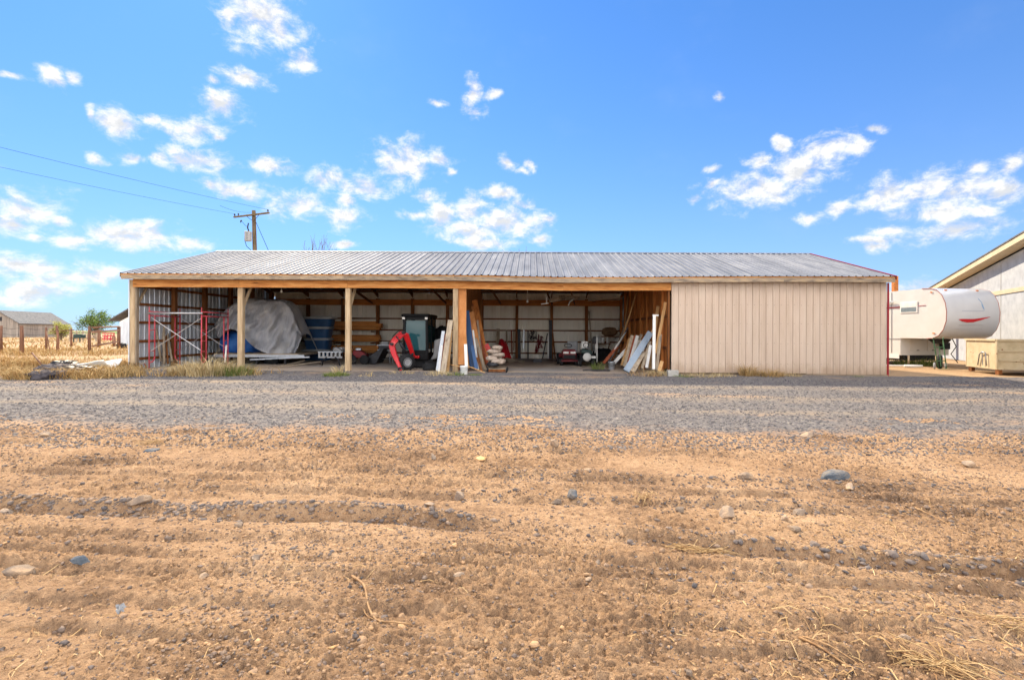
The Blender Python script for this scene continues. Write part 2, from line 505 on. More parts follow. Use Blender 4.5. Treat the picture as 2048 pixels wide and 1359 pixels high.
# ------------------------------------------------------------------ ground sheets
RUTS = [([(-9, 4.35), (-3.6, 3.98), (-1.0, 3.86), (0.8, 3.50), (2.2, 3.05), (5, 2.6)], 0.085, 0.062, 1),
        ([(-9, 3.75), (-3.4, 3.50), (-1.5, 3.45), (0.0, 3.25), (1.4, 3.02), (5, 2.3)], 0.07, 0.045, 2),
        ([(-9, 3.25), (-3.0, 3.02), (-1.6, 2.98), (0.2, 2.86), (3, 2.6)], 0.08, 0.03, 3),
        ([(-9, 5.6), (-3.5, 5.25), (0, 4.95), (2.5, 4.7), (7, 4.3)], 0.11, 0.035, 4),
        ([(-9, 6.3), (-3, 6.15), (1, 5.9), (8, 5.6)], 0.12, 0.03, 5),
        ([(-9, 4.7), (-3, 4.5), (0, 4.3), (3, 3.95), (7, 3.5)], 0.07, 0.034, 6),
        ([(-6, 2.75), (-2, 2.62), (0.5, 2.5), (3, 2.35)], 0.06, 0.022, 7),
        ([(-6, 2.45), (-2, 2.36), (1, 2.22), (3, 2.1)], 0.05, 0.018, 8),
        ([(-8, 5.15), (-3, 4.85), (0, 4.62), (3, 4.3), (7, 3.9)], 0.06, 0.026, 9),
        ([(-6, 3.36), (-3, 3.24), (0, 3.08), (2, 2.82), (4, 2.5)], 0.05, 0.03, 10)]


def rut_amount(x, y):
    t = np.zeros_like(x)
    for pts, w, a, sd in RUTS:
        yr = np.interp(x, [p[0] for p in pts], [p[1] for p in pts]) + 0.10 * fbm(x * 1.3, x * 0 + sd * 7.7, 3, sd)
        s_ = (y - yr) / w
        t = t + np.exp(-s_ * s_)
    return t


def H(x, y):
    """height of the yard: ruts left by wheels running across the view, clods, footprints"""
    x, y = np.asarray(x, float), np.asarray(y, float)
    z = gz(x, y) + 0.05 * fbm(x * 0.5, y * 0.5, 3, 3)
    for pts, w, a, sd in RUTS:
        yr = np.interp(x, [p[0] for p in pts], [p[1] for p in pts]) + 0.10 * fbm(x * 1.3, x * 0 + sd * 7.7, 3, sd)
        amp = 1.35 * a * np.clip(0.7 + 2.0 * fbm(x * 1.1, x * 0 + sd * 3.1, 3, sd + 40), 0.3, 1.5)
        s_ = (y - yr) / w
        z = z + amp * 1.6 * s_ * np.exp(-s_ * s_)
    rough = np.clip(0.62 + 1.9 * fbm(x * 0.9, y * 1.3, 3, 21), 0.25, 1.3)
    near = 0.55 + 0.45 * sstep(2.4, 4.0, y)
    c1 = fbm(x * 7.0, y * 8.5, 3, 5)
    c2 = fbm(x * 22.0 + 3 * c1, y * 26.0, 3, 6)
    rid = 0.25 - np.abs(fbm(x * 11.0, y * 14.0, 3, 9))
    rid2 = 0.25 - np.abs(fbm(x * 27.0 + 2 * c1, y * 34.0, 2, 19))
    fine = fbm(x * 48.0 + 4 * c2, y * 60.0 + 2 * c1, 2, 8)
    return z + rough * (0.036 * c1 * near + 0.034 * c2 + 0.060 * rid * near + 0.050 * rid2 + 0.034 * fine)


def trapezoid(y0, y1, rows, cols, slope, extra):
    t = np.linspace(0, 1, rows)
    Y = y0 * (y1 / y0) ** t
    u = np.linspace(-1, 1, cols)
    X = (slope * Y + extra)[:, None] * u[None, :]
    return X, np.repeat(Y[:, None], cols, 1)


def sheet(name, X, Y, Z, m, kind='structure'):
    r, c = X.shape
    idx = np.arange(r * c).reshape(r, c)
    f = np.stack([idx[:-1, :-1], idx[:-1, 1:], idx[1:, 1:], idx[1:, :-1]], -1).reshape(-1, 4)
    o = np_mesh(name, np.stack([X, Y, Z], -1).reshape(-1, 3), f, m, smooth=True)
    o['kind'] = kind
    return o


X, Y = trapezoid(1.5, 8.4, 520, 860, 1.10, 1.2)
sheet('dirt_yard', X, Y, H(X, Y), M_DIRT)


def edge_y(x):
    return 6.85 + 0.6 * fbm(x * 0.5, x * 0 + 2.2, 3, 31) + 0.30 * fbm(x * 4.0, x * 0 + 9.2, 3, 32)


def road_z(x, y):
    d = y - edge_y(x)
    z = gz(x, y) + 0.035 * fbm(x * 0.35, y * 0.6, 3, 51) + 0.028 * fbm(x * 6, y * 6, 3, 52) + 0.028
    return z + np.where(d < 0.25, (d - 0.25) * 0.22, 0.0)


X, Y = trapezoid(6.2, 17.2, 190, 560, 1.15, 3.0)
sheet('gravel_road', X, Y, road_z(X, Y), M_ROAD)
# the wide ground under and beyond them
gx = np.concatenate([-np.geomspace(1500, 30, 26), np.linspace(-26, 26, 90), np.geomspace(30, 1500, 26)])
gy = np.concatenate([np.linspace(-60, -2, 8), np.linspace(0, 60, 110), np.geomspace(64, 2500, 40)])
X, Y = np.meshgrid(gx, gy)
Z = gz(X, Y) + np.where((Y > 17) & (Y < 30), 0.025 * fbm(X * 1.5, Y * 1.5, 3, 60), 0.05 * fbm(X * 0.2, Y * 0.2, 3, 61)) - np.where(Y < 15.8, 0.13, 0.0)
Z = Z - np.where((Y >= 15.8) & (Y < 60), 0.02, 0.0)
sheet('ground', X, Y, Z, M_GROUND)
X, Y = np.meshgrid(np.linspace(-13.4, 4.7, 120), np.linspace(16.6, 27.0, 80))
Z = gz(X, Y) + 0.03 * fbm(X * 2.0, Y * 2.0, 4, 71) + 0.012 - 0.05 * sstep(17.4, 16.6, Y)
sheet('barn_floor', X, Y, Z, M_FLOOR)

ICO_T = (1 + 5 ** 0.5) / 2
ICO_V = np.array([(-1, ICO_T, 0), (1, ICO_T, 0), (-1, -ICO_T, 0), (1, -ICO_T, 0), (0, -1, ICO_T), (0, 1, ICO_T), (0, -1, -ICO_T), (0, 1, -ICO_T),
                  (ICO_T, 0, -1), (ICO_T, 0, 1), (-ICO_T, 0, -1), (-ICO_T, 0, 1)]) / math.hypot(1, ICO_T)
ICO_F = np.array([(0, 11, 5), (0, 5, 1), (0, 1, 7), (0, 7, 10), (0, 10, 11), (1, 5, 9), (5, 11, 4), (11, 10, 2), (10, 7, 6), (7, 1, 8),
                  (3, 9, 4), (3, 4, 2), (3, 2, 6), (3, 6, 8), (3, 8, 9), (4, 9, 5), (2, 4, 11), (6, 2, 10), (8, 6, 7), (9, 8, 1)])


def stones(name, x, y, z, size, m, label, cat):
    n = len(x)
    jit = 1 + 0.34 * (rng.random((n, 12, 3)) - 0.5) * 2
    sc = size[:, None] * np.stack([0.75 + 0.7 * rng.random(n), 0.75 + 0.6 * rng.random(n), 0.42 + 0.45 * rng.random(n)], 1)
    v = ICO_V[None] * jit * sc[:, None, :]
    a = rng.random(n) * 6.283
    tl = (rng.random(n) - 0.5) * 0.7
    v = np.stack([v[..., 0], v[..., 1] * np.cos(tl)[:, None] - v[..., 2] * np.sin(tl)[:, None], v[..., 1] * np.sin(tl)[:, None] + v[..., 2] * np.cos(tl)[:, None]], -1)
    ca, sa = np.cos(a)[:, None], np.sin(a)[:, None]
    v = np.stack([v[..., 0] * ca - v[..., 1] * sa, v[..., 0] * sa + v[..., 1] * ca, v[..., 2]], -1)
    v = v + np.stack([x, y, z + sc[:, 2] * 0.25], -1)[:, None, :]
    f = ICO_F[None] + (np.arange(n) * 12)[:, None, None]
    o = np_mesh(name, v.reshape(-1, 3), f.reshape(-1, 3), m)
    return tag(o, label, cat, kind='stuff')


def scatter(n, y0, y1, slope=1.08, extra=1.0, bias=1.0):
    yy = y0 * (y1 / y0) ** (rng.random(n) ** bias)
    xx = (rng.random(n) * 2 - 1) * (slope * yy + extra)
    return xx, yy


# small stones and clods of the yard, thick along the ruts and near the gravel
x, y = scatter(90000, 1.6, 7.4)
dens = 0.16 + 0.5 * np.clip(rut_amount(x, y), 0, 1) * (y > 3.2) + 0.8 * sstep(5.6, 7.0, y) + 0.9 * np.clip(2.4 * fbm(x * 0.8, y * 1.2, 3, 81) + 0.06, 0, 1) + 0.3 * sstep(0.5, 4, x) * sstep(3.4, 4.4, y)
k = rng.random(len(x)) < dens
x, y = x[k][:42000], y[k][:42000]
size = 0.0024 + 0.0060 * rng.random(len(x)) ** 2.2 + 0.013 * (rng.random(len(x)) < 0.04) * rng.random(len(x)) + 0.0007 * y
stones('loose_stones', x, y, H(x, y), size, M_STONE, 'small stones and clods strewn over the tan dirt yard', 'stones')
# rubble lying along the ruts
for ri, n_, lab in ((0, 3400, 'dark grey rubble lying along the longest wheel rut'), (5, 1300, 'grey rubble along the rut beyond the longest one'), (3, 1500, 'grey rubble along the rut below the gravel edge'), (9, 900, 'small rubble along the rut before the longest one')):
    x = rng.random(n_) * 11.0 - 5.6
    pts = RUTS[ri][0]
    y = np.interp(x, [p[0] for p in pts], [p[1] for p in pts]) + 0.04 + rng.normal(0, 0.10, len(x))
    k = rng.random(len(x)) < np.clip(0.5 + 2.8 * fbm(x * 0.9, x * 0 + 4.0 + ri, 3, 91 + ri), 0.08, 1)
    x, y = x[k], y[k]
    stones('rut_rubble', x, y, H(x, y), (0.007 + 0.018 * rng.random(len(x)) ** 2.6) * (1.0 if ri == 0 else 0.75), M_RUBBLE, lab, 'rubble')
# gravel of the road
def track_band(x, y):
    t = 0.0
    for yc, w in ((9.15, 0.42), (10.9, 0.5), (13.2, 0.5)):
        t = t + np.exp(-((y - yc + 0.035 * x + 0.5 * fbm(x * 0.3, x * 0 + yc, 3, 90)) / w) ** 2)
    return np.clip(t * (0.6 + 1.6 * fbm(x * 0.25, y * 0 + 3, 3, 92)), 0, 1)


x, y = scatter(62000, 5.9, 15.6, 1.06, 1.0, 0.9)
k = (y > edge_y(x) + 0.25 - 0.55 * rng.exponential(0.9, len(x))) & (rng.random(len(x)) < 0.42 + 1.6 * fbm(x * 0.5, y * 1.4, 3, 55) + 0.25 * sstep(9.0, 7.6, y))
k = rng.random(len(x)) > 0.75 * track_band(x, y)
x, y = x[k][:29000], y[k][:29000]
stones('gravel', x, y, np.maximum(road_z(x, y), np.where(y < 8.4, H(x, y), -1)), 0.006 + 0.010 * rng.random(len(x)) ** 1.8 + 0.0006 * y, M_GRAVEL, 'loose grey gravel covering the road in front of the barn', 'gravel')


def blades(x, y, z, h, w, lean, cup=0.6, ang=None):
    """bent tapering blades, five points each"""
    n = len(x)
    a = rng.random(n) * 6.283 if ang is None else ang
    dx, dy = np.cos(a), np.sin(a)
    b = rng.random(n) * 6.283
    wx, wy = np.cos(b) * w / 2, np.sin(b) * w / 2
    m1, m2 = h * lean * 0.35, h * lean * (1 + cup)
    p = np.stack([np.stack([x - wx, y - wy, z - 0.02], -1), np.stack([x + wx, y + wy, z - 0.02], -1),
                  np.stack([x + dx * m1 + wx * 0.8, y + dy * m1 + wy * 0.8, z + h * 0.55], -1), np.stack([x + dx * m1 - wx * 0.8, y + dy * m1 - wy * 0.8, z + h * 0.55], -1),
                  np.stack([x + dx * m2, y + dy * m2, z + h * (1 - 0.35 * np.minimum(lean, 1.2))], -1)], 1)
    f = np.array([(0, 1, 2), (0, 2, 3), (3, 2, 4)])[None] + (np.arange(n) * 5)[:, None, None]
    return p.reshape(-1, 3), f.reshape(-1, 3)


def clump(name, c, r, n, h, m, label, cat='weed', w=0.012, lean=0.7, group=None, flat=1.0):
    a, rr = rng.random(n) * 6.283, r * np.sqrt(rng.random(n))
    x, y = c[0] + np.cos(a) * rr, c[1] + np.sin(a) * rr * flat
    hh = h * (0.45 + 0.65 * rng.random(n)) * (1.1 - 0.5 * (rr / r))
    ang = np.where(rng.random(n) < 0.7, a, rng.random(n) * 6.283)
    v, f = blades(x, y, np.full(n, gz(c[0], c[1])), hh, w * (0.6 + 0.8 * rng.random(n)), lean * (0.3 + 1.2 * rng.random(n)), ang=ang)
    return tag(np_mesh(name, v, f, m), label, cat, group)


# dry grass of the field at the left, in front of the scaffold and out to the fences
def grass_patch(name, n, y0, y1, x0, x1, h, w, label, keep=None, m=None):
    y = y0 + (y1 - y0) * rng.random(n) ** 1.3
    x = x0 + (x1 - x0) * rng.random(n)
    dn = np.clip(0.5 + 3.2 * fbm(x * 0.9, y * 0.9, 3, int(y0 * 7)), 0.02, 1.0)
    k = (rng.random(n) < dn)
    if keep:
        k &= keep(x, y)
    x, y, dn = x[k], y[k], dn[k]
    v, f = blades(x, y, gz(x, y) + 0 * x, h * (0.35 + 0.75 * rng.random(len(x))) * (0.5 + 0.6 * dn), w * (0.6 + 0.8 * rng.random(len(x))), 0.35 + 0.8 * rng.random(len(x)))
    return tag(np_mesh(name, v, f, m or M_GRASS), label, 'grass', kind='stuff')


def gedge(x):
    return np.interp(x, [-20, -13, -10.5, -8, -6.5], [12.6, 13.2, 14.3, 15.2, 16.2]) + 0.8 * fbm(x * 1.2, x * 0 + 1.3, 3, 77)


def track(x, y):
    return np.abs(y - (24.2 + 0.05 * (x + 20))) > 0.9


grass_patch('dry_grass', 26000, 12.8, 18.5, -20.5, -13.75, 0.34, 0.016, 'tall golden dry grass at the road edge left of the barn', lambda x, y: y > gedge(x))
grass_patch('dry_grass', 17000, 13.0, 17.6, -13.9, -6.8, 0.40, 0.017, 'golden dry grass and weeds along the front of the left bay', lambda x, y: (y > gedge(x)) & (y < 17.3 - 0.2 * (x + 13)) & (rng.random(len(x)) < np.clip((-7.4 - x) / 3.0, 0.05, 1)))
grass_patch('dry_grass', 26000, 18.5, 34.0, -36.0, -13.8, 0.30, 0.022, 'sparse golden dry grass of the fenced field', lambda x, y: track(x, y) & (x > -1.1 * y - 2))
grass_patch('dry_grass', 16000, 34.0, 90.0, -96.0, -28.0, 0.38, 0.06, 'far dry grass in front of the old wooden barn', lambda x, y: (x > -1.1 * y - 3) & (x < -0.7 * y))


# ------------------------------------------------------------------ building materials
def wood(name, cols, axis, rnd=0.18, knots=True, rough=0.8):
    st = {'x': (0.12, 1, 1), 'y': (1, 0.12, 1), 'z': (1, 1, 0.12)}[axis]
    return mat(name, cols, scale=14, stretch=st, rough=rough, bump=0.35, bscale=40, rnd=rnd, spots=L(70, 42, 24) if knots else None, spot_scale=6.0, spot_size=0.05, bdist=0.006)


W_HEAD = wood('fresh_header_wood', [L(168, 100, 50), L(208, 142, 78), L(222, 164, 100)], 'x', 0.08)
W_FASC = mat('weathered_fascia_wood', [L(106, 95, 84), L(148, 131, 111), L(176, 152, 120)], scale=10, stretch=(0.25, 1, 1), rough=0.9, bump=0.5, bscale=30, rnd=0.1, spots=L(98, 82, 66), spot_scale=5.0, spot_size=0.06)
W_POST = wood('tan_post_wood', [L(146, 122, 94), L(176, 152, 120), L(192, 170, 140)], 'z', 0.1)
W_GIRT = wood('brown_girt_wood', [L(84, 48, 26), L(118, 72, 38), L(136, 86, 48)], 'x', 0.12)
W_GIRTY = wood('brown_girt_wood_deep', [L(84, 48, 26), L(118, 72, 38), L(136, 86, 48)], 'y', 0.12)
W_STUD = wood('brown_stud_wood', [L(92, 52, 28), L(126, 78, 42), L(146, 94, 52)], 'z', 0.15)
W_BEAM = wood('orange_beam_wood', [L(150, 86, 40), L(186, 116, 58), L(200, 132, 72)], 'x', 0.1)
W_RAFT = wood('dark_rafter_wood', [L(84, 54, 34), L(116, 76, 48), L(134, 90, 58)], 'y', 0.12)
W_PLANK = wood('orange_plank_wood', [L(140, 80, 36), L(178, 110, 54), L(196, 130, 70)], 'z', 0.25)
W_PLY = mat('plywood_sheet', [L(158, 100, 54), L(184, 122, 70), L(200, 140, 88)], scale=4, stretch=(1, 1, 0.5), rough=0.8, bump=0.2, rnd=0.08, spots=L(120, 70, 36), spot_scale=9, spot_size=0.06)
W_GREY = wood('grey_weathered_wood', [L(122, 108, 94), L(158, 142, 122), L(182, 166, 144)], 'z', 0.2)
W_GREYX = wood('grey_weathered_wood_long', [L(122, 108, 94), L(158, 142, 122), L(182, 166, 144)], 'x', 0.2)
W_LUMX = wood('orange_lumber', [L(166, 98, 44), L(200, 130, 66), L(212, 148, 84)], 'x', 0.18)
W_TAN = wood('tan_wood', [L(164, 122, 76), L(194, 152, 102), L(206, 168, 120)], 'z', 0.2)
W_RED = wood('red_brown_board', [L(122, 58, 38), L(152, 80, 52), L(166, 98, 68)], 'z', 0.15)
W_WHITE = wood('white_painted_board', [L(188, 184, 180), L(212, 210, 206), L(224, 222, 218)], 'z', 0.12, knots=False)
M_BEIGE = mat('beige_steel', [L(184, 163, 144), L(195, 174, 155), L(201, 182, 164)], scale=1.2, stretch=(3, 1, 0.5), rough=0.45, bump=0.05, rnd=0.035, spec=0.4)
M_CREAM = mat('cream_steel_inside', [L(222, 217, 203), L(234, 229, 217), L(238, 234, 224)], scale=1.2, stretch=(3, 3, 0.4), rough=0.5, bump=0.05, rnd=0.05)
M_GALVW = mat('galvanised_wall_steel', [L(176, 182, 190), L(198, 204, 210), L(210, 214, 218)], scale=1.5, stretch=(3, 3, 0.4), rough=0.42, metal=0.35, bump=0.05, rnd=0.06)
M_ROOF = mat('galvanised_roof_steel', [L(92, 98, 110), L(110, 115, 126), L(130, 133, 140)], scale=1.6, stretch=(1.6, 0.35, 0.35), rough=0.62, metal=0.0, bump=0.12, bscale=3.0, rnd=0.07, spec=0.08, bdist=0.004, rvar=0.2)
M_RED = mat('red_trim_steel', [L(132, 26, 38), L(150, 34, 46)], rough=0.45, bump=0.05, rnd=0.03)
M_STEEL = mat('grey_steel', [L(150, 154, 160), L(180, 184, 190)], scale=8, rough=0.4, metal=0.7, bump=0.1)
M_DARK = mat('dark_steel', [L(34, 34, 38), L(54, 54, 58)], scale=8, rough=0.5, metal=0.3, bump=0.1)
M_CAB = mat('black_cab_paint', [L(12, 12, 14), L(20, 20, 22)], scale=8, rough=0.5, bump=0.05, spec=0.15)
M_BLACK = mat('black_rubber', [L(22, 22, 24), L(40, 40, 42)], scale=10, rough=0.8, bump=0.2)
M_WHITE = mat('white_paint', [L(214, 212, 206), L(230, 228, 222)], scale=3, rough=0.45, bump=0.05, rnd=0.06)
M_CONC = mat('concrete', [L(150, 146, 140), L(182, 178, 170)], scale=6, rough=0.9, bump=0.4)
# splashes of dirt low on the beige panels
def splash(m):
    nt_ = m.node_tree
    g = NG(nt_)
    bs = next(n for n in nt_.nodes if n.type == 'BSDF_PRINCIPLED')
    src = bs.inputs['Base Color'].links[0].from_socket
    geo = g.n('ShaderNodeNewGeometry')
    z = g.n('ShaderNodeSeparateXYZ', {0: geo.outputs['Position']}).outputs[2]
    n1 = g.noise(g.vm('MULTIPLY', geo.outputs['Position'], (3.0, 3.0, 1.2)), 1.6, 6.0, 0.7).outputs[0]
    lim = g.m('MULTIPLY_ADD', n1, 0.9, -0.02)
    low = g.mr(g.m('SUBTRACT', lim, z), -0.1, 0.35)
    run = g.m('MULTIPLY', g.mr(g.noise(g.vm('MULTIPLY', geo.outputs['Position'], (9.0, 9.0, 0.25)), 1.5, 5.0, 0.7).outputs[0], 0.52, 0.75), 0.22)
    c = g.mix(g.m('MULTIPLY', low, 0.5), src, L(150, 122, 94))
    c = g.mix(g.m('MULTIPLY', run, 0.5), c, L(160, 142, 124))
    nt_.links.new(c, bs.inputs['Base Color'])


splash(M_BEIGE)
M_GLASSY, g_ = material('dark_glass')
g_.n('ShaderNodeOutputMaterial', {'Surface': g_.n('ShaderNodeBsdfPrincipled', {'Base Color': (0.02, 0.075, 0.09, 1), 'Roughness': 0.05, 'Specular IOR Level': 0.2}).outputs[0]})

# ------------------------------------------------------------------ the open-front barn
XA, XB, YF, YB = -13.55, 12.10, 17.46, 27.15
YE, ZE, YR, ZR = 17.06, 3.375, 22.32, 4.93
SL = (ZR - ZE) / (YR - YE)
BAYS = [XA + 3.664 * i for i in range(8)]


def sag(x):
    return -0.065 * math.exp(-((x - 1.6) / (2.6 if x < 1.6 else 4.2)) ** 2)


def zr(y, x=None):
    z = ZR - SL * abs(y - YR)
    if x is not None and y < YR:
        z += sag(x) * (YR - y) / (YR - YE)
    return z


def rib_profile(w, nr=4, hr=0.022):
    p, st = [], w / nr
    for i in range(nr):
        c = st * (i + 0.5) if i else st * 0.5
        c = st * i + 0.034
        p += [(c - 0.034, 0), (c - 0.014, hr), (c + 0.014, hr), (c + 0.034, 0)]
        for k in (0.40, 0.70):
            m_ = st * i + st * k + 0.02
            p += [(m_ - 0.014, 0), (m_, 0.005), (m_ + 0.014, 0)]
    p += [(w, 0)]
    return p


barn = thing('pole_barn', 'long open-front pole barn with ribbed metal roof and beige end bay', 'barn', (-0.7, 22.3, 0.08))


def panel(name, prof, at, m):
    """at(u, d, k): point for profile place u, rib height d, end k (0 bottom, 1 top)"""
    b = MB()
    n = len(prof)
    vs = [at(u, d, k) for k in (0, 1) for u, d in prof]
    b.add(vs, [(i, i + 1, n + i + 1, n + i) for i in range(n - 1)])
    return b.build(name, m, barn)


# roof
NP_ = 28
wp = (XB + 0.06 - (XA - 0.12)) / NP_
prof = rib_profile(wp, 4, 0.032)
for i in range(NP_):
    x0 = XA - 0.12 + wp * i
    jy = random.uniform(-0.012, 0.012)

    def front(u, d, k):
        x = x0 + u
        y = (YE - 0.03 + jy) if k == 0 else YR
        return (x, y - d * SL * 0.96, zr(y, x) + d * 0.96 + 0.004 * (i % 2))
    panel('roof_panel', prof, front, M_ROOF)

    def back(u, d, k):
        x = x0 + wp - u
        y = YR if k else 2 * YR - YE
        return (x, y + d * SL * 0.96, zr(y) + d * 0.96 + 0.004 * (i % 2))
    panel('roof_panel', prof, back, M_ROOF)
b = MB()
for s_ in (-1, 1):
    b.add([(XA - 0.13, YR, ZR + 0.045), (XB + 0.08, YR, ZR + 0.045), (XB + 0.08, YR + s_ * 0.16, ZR - 0.16 * SL + 0.03), (XA - 0.13, YR + s_ * 0.16, ZR - 0.16 * SL + 0.03)], [(0, 1, 2, 3)])
    b.bar((XA - 0.13, YR + s_ * 0.16, ZR - 0.16 * SL + 0.028), (XB + 0.08, YR + s_ * 0.16, ZR - 0.16 * SL + 0.028), 0.02, 0.006, (0, 1, 0))
b.build('ridge_cap', M_ROOF, barn)
# eave fascia, header boards
for i in range(7):
    x0, x1 = BAYS[i] + (-0.11 if i == 0 else 0.002), BAYS[i + 1] + (0.05 if i == 6 else -0.002)
    if i != 1:
        MB().hexa([(x, y, 3.335 + sag(x) + dz + (0.002 if i % 2 else 0)) for dz in (-0.15, 0) for x, y in ((x0, 17.06), (x1, 17.06), (x1, 17.10), (x0, 17.10))]).build('fascia_board', W_FASC, barn)
    else:
        xm = x0 + 2.2
        for a_, c_ in ((x0, xm - 0.002), (xm + 0.002, x1)):
            MB().hexa([(x, y, 3.338 + sag(x) + dz) for dz in (-0.152, 0) for x, y in ((a_, 17.06), (c_, 17.06), (c_, 17.10), (a_, 17.10))]).build('fascia_board', W_FASC, barn)
    MB().hexa([(x, y, 3.362 + sag(x) + dz) for dz in (-0.028, -0.004) for x, y in ((x0, 17.05), (x1, 17.05), (x1, 17.12), (x0, 17.12))]).build('eave_strip', W_HEAD, barn)
    if i < 5:
        MB().hexa([(x, y, 3.20 + sag(x) + dz) for dz in (-0.255, 0) for x, y in ((x0 + (0.16 if i == 0 else 0), 17.37), (x1, 17.37), (x1, 17.412), (x0 + (0.16 if i == 0 else 0), 17.412))]).build('header_board', W_HEAD, barn)
# front posts with braces running back to the rafters
for i in (0, 1, 2, 3):
    x = BAYS[i]
    z0 = gz(x, YF) - 0.1
    MB().box(x - 0.085, x + 0.085, 17.414, 17.58, z0, 2.94 if i else 3.2).build('post', W_POST, barn, bevel=0.006)
    if i < 3:
        MB().bar((x + 0.03, 17.60, 2.35), (x + 0.06, 17.98, 2.98), 0.09, 0.04, (1, 0, 0)).build('brace', W_POST, barn)
MB().box(XA - 0.12, XA - 0.087, 17.40, 17.5, gz(XA, YF) - 0.05, 3.2).build('corner_trim', M_GALVW, barn)
MB().box(XA + 0.087, XA + 0.13, 17.43, 17.56, gz(XA, YF) - 0.05, 2.94).build('post', W_GREY, barn, bevel=0.004)
MB().box(BAYS[5] - 0.09, BAYS[5] - 0.03, 17.414, 17.56, -0.02, 2.93).build('post', W_STUD, barn, bevel=0.004)
# closed end bay: beige panels, base strip, red corner and rake trim
wq = (XB - 0.03 - BAYS[5]) / 8
prof = rib_profile(wq, 4, 0.034)
for i in range(8):
    x0 = BAYS[5] + wq * i
    jz = random.uniform(-0.015, 0.015)
    panel('wall_panel', prof, lambda u, d, k: (x0 + u, 17.36 - d - 0.002 * (i % 2), (gz(x0, YF) + 0.07 + jz) if k == 0 else 3.2), M_BEIGE)
# screw heads in rows along the girts
b = MB()
for zz in (0.42, 1.12, 1.78, 2.42):
    for i in range(32):
        xs = BAYS[5] + wq / 4 * (i + 0.32)
        b.obox((xs, 17.352, zz + random.uniform(-0.01, 0.01)), (0.014, 0.012, 0.014))
o = b.build('screw_heads', mat('dull_screws', [L(96, 88, 80), L(120, 112, 104)], bump=0), barn)
o['kind'] = 'stuff'
b = MB().box(BAYS[5] + 0.3, XB, 17.30, 17.35, 0.0, 0.075)
b.build('skirt_board', W_GREYX, barn)
b = MB().box(XB - 0.028, XB + 0.035, 17.325, 17.334, gz(XB, YF), 3.19).box(XB + 0.026, XB + 0.035, 17.334, 17.42, gz(XB, YF), 3.19)
b.build('corner_trim', M_RED, barn)
b = MB()
for y0, y1 in ((YE - 0.04, YR), (2 * YR - YE + 0.04, YR)):
    b.hexa([(x, y, zr(y) + dz) for dz in (-0.10, 0.035) for x, y in ((XB + 0.062, y0), (XB + 0.075, y0), (XB + 0.075, y1), (XB + 0.062, y1))])
    b.hexa([(x, y, zr(y) + dz) for dz in (0.024, 0.036) for x, y in ((XB - 0.01, y0), (XB + 0.06, y0), (XB + 0.06, y1), (XB - 0.01, y1))])
b.build('rake_trim', M_RED, barn)
b = MB()
for y0, y1 in ((YE - 0.02, YR), (2 * YR - YE + 0.02, YR)):
    b.hexa([(x, y, zr(y) + dz) for dz in (-0.12, 0.01) for x, y in ((XA - 0.135, y0), (XA - 0.122, y0), (XA - 0.122, y1), (XA - 0.135, y1))])
b.build('rake_trim', W_GREY, barn)
# back wall
wb = (XB - XA) / NP_
prof = rib_profile(wb)
for i in range(NP_):
    x0 = XA + wb * i
    panel('wall_panel', prof, lambda u, d, k: (x0 + u, YB - d - 0.002 * (i % 2), -0.15 if k == 0 else zr(YB) - 0.004), M_CREAM)
# end walls, sloping tops
ny = 10
we = (YB - 17.5) / ny
prof = rib_profile(we)
for xw, mt, sg in ((XA - 0.03, M_GALVW, 1), (XB, M_BEIGE, -1)):
    for i in range(ny):
        y0 = 17.5 + we * i
        panel('wall_panel', prof, lambda u, d, k: (xw + sg * d + 0.002 * (i % 2), y0 + u, -0.15 if k == 0 else zr(y0 + u) - 0.004), mt)
# back and side framing
for x in [BAYS[5] - 1.83 * k for k in range(0, 10)]:
    MB().box(x - 0.075, x + 0.075, 26.86, 27.02, 0, 3.2).build('post', W_STUD, barn)
for z in (0.36, 0.96, 1.56, 2.16):
    for x0, x1 in ((XA, BAYS[3] - 0.03), (BAYS[3] + 0.03, BAYS[5] - 0.03)):
        MB().box(x0, x1, 27.03, 27.1, z - 0.035, z + 0.035).build('girt', W_GIRT, barn)
for i in range(5):
    MB().box(BAYS[i] + 0.06, BAYS[i + 1] - 0.06 if i != 4 else BAYS[5] - 0.1, 26.80, 26.855, 2.85, 3.15).build('beam', W_BEAM, barn)
for y in (19.3, 21.1, 22.9, 24.7, 26.5):
    MB().box(XA + 0.05, XA + 0.2, y - 0.075, y + 0.075, 0, zr(y) - 0.2).build('post', W_STUD, barn)
for z in (0.5, 1.1, 1.75, 2.38, 3.0):
    MB().box(XA + 0.0, XA + 0.045, 17.6, 26.85, z - 0.045, z + 0.045).build('girt', W_GIRTY, barn)
# rafters and purlins
for k in range(15):
    x = XA + 0.03 + (XB - XA - 0.06) * k / 14
    for s_ in (0, 1):
        y0, y1 = (17.43, YR - 0.02) if s_ == 0 else (26.98, YR + 0.02)
        MB().hexa([(xx, y, zr(y, x) + dz) for dz in (-0.30, -0.085) for xx, y in ((x - 0.02, y0), (x + 0.02, y0), (x + 0.02, y1), (x - 0.02, y1))]).build('rafter', W_RAFT, barn)
for k in range(9):
    for s_ in (0, 1):
        y = (17.3 if s_ == 0 else 2 * YR - 17.3) + (0.61 * k if s_ == 0 else -0.61 * k)
        b = MB()
        xs = [XA - 0.1 + (XB - XA + 0.14) * j / 12 for j in range(13)]
        for j in range(12):
            b.hexa([(x, yy, zr(yy, x) + dz) for dz in (-0.084, -0.01) for x, yy in ((xs[j], y - 0.02), (xs[j + 1], y - 0.02), (xs[j + 1], y + 0.02), (xs[j], y + 0.02))])
        b.build('purlin', W_GIRT, barn)
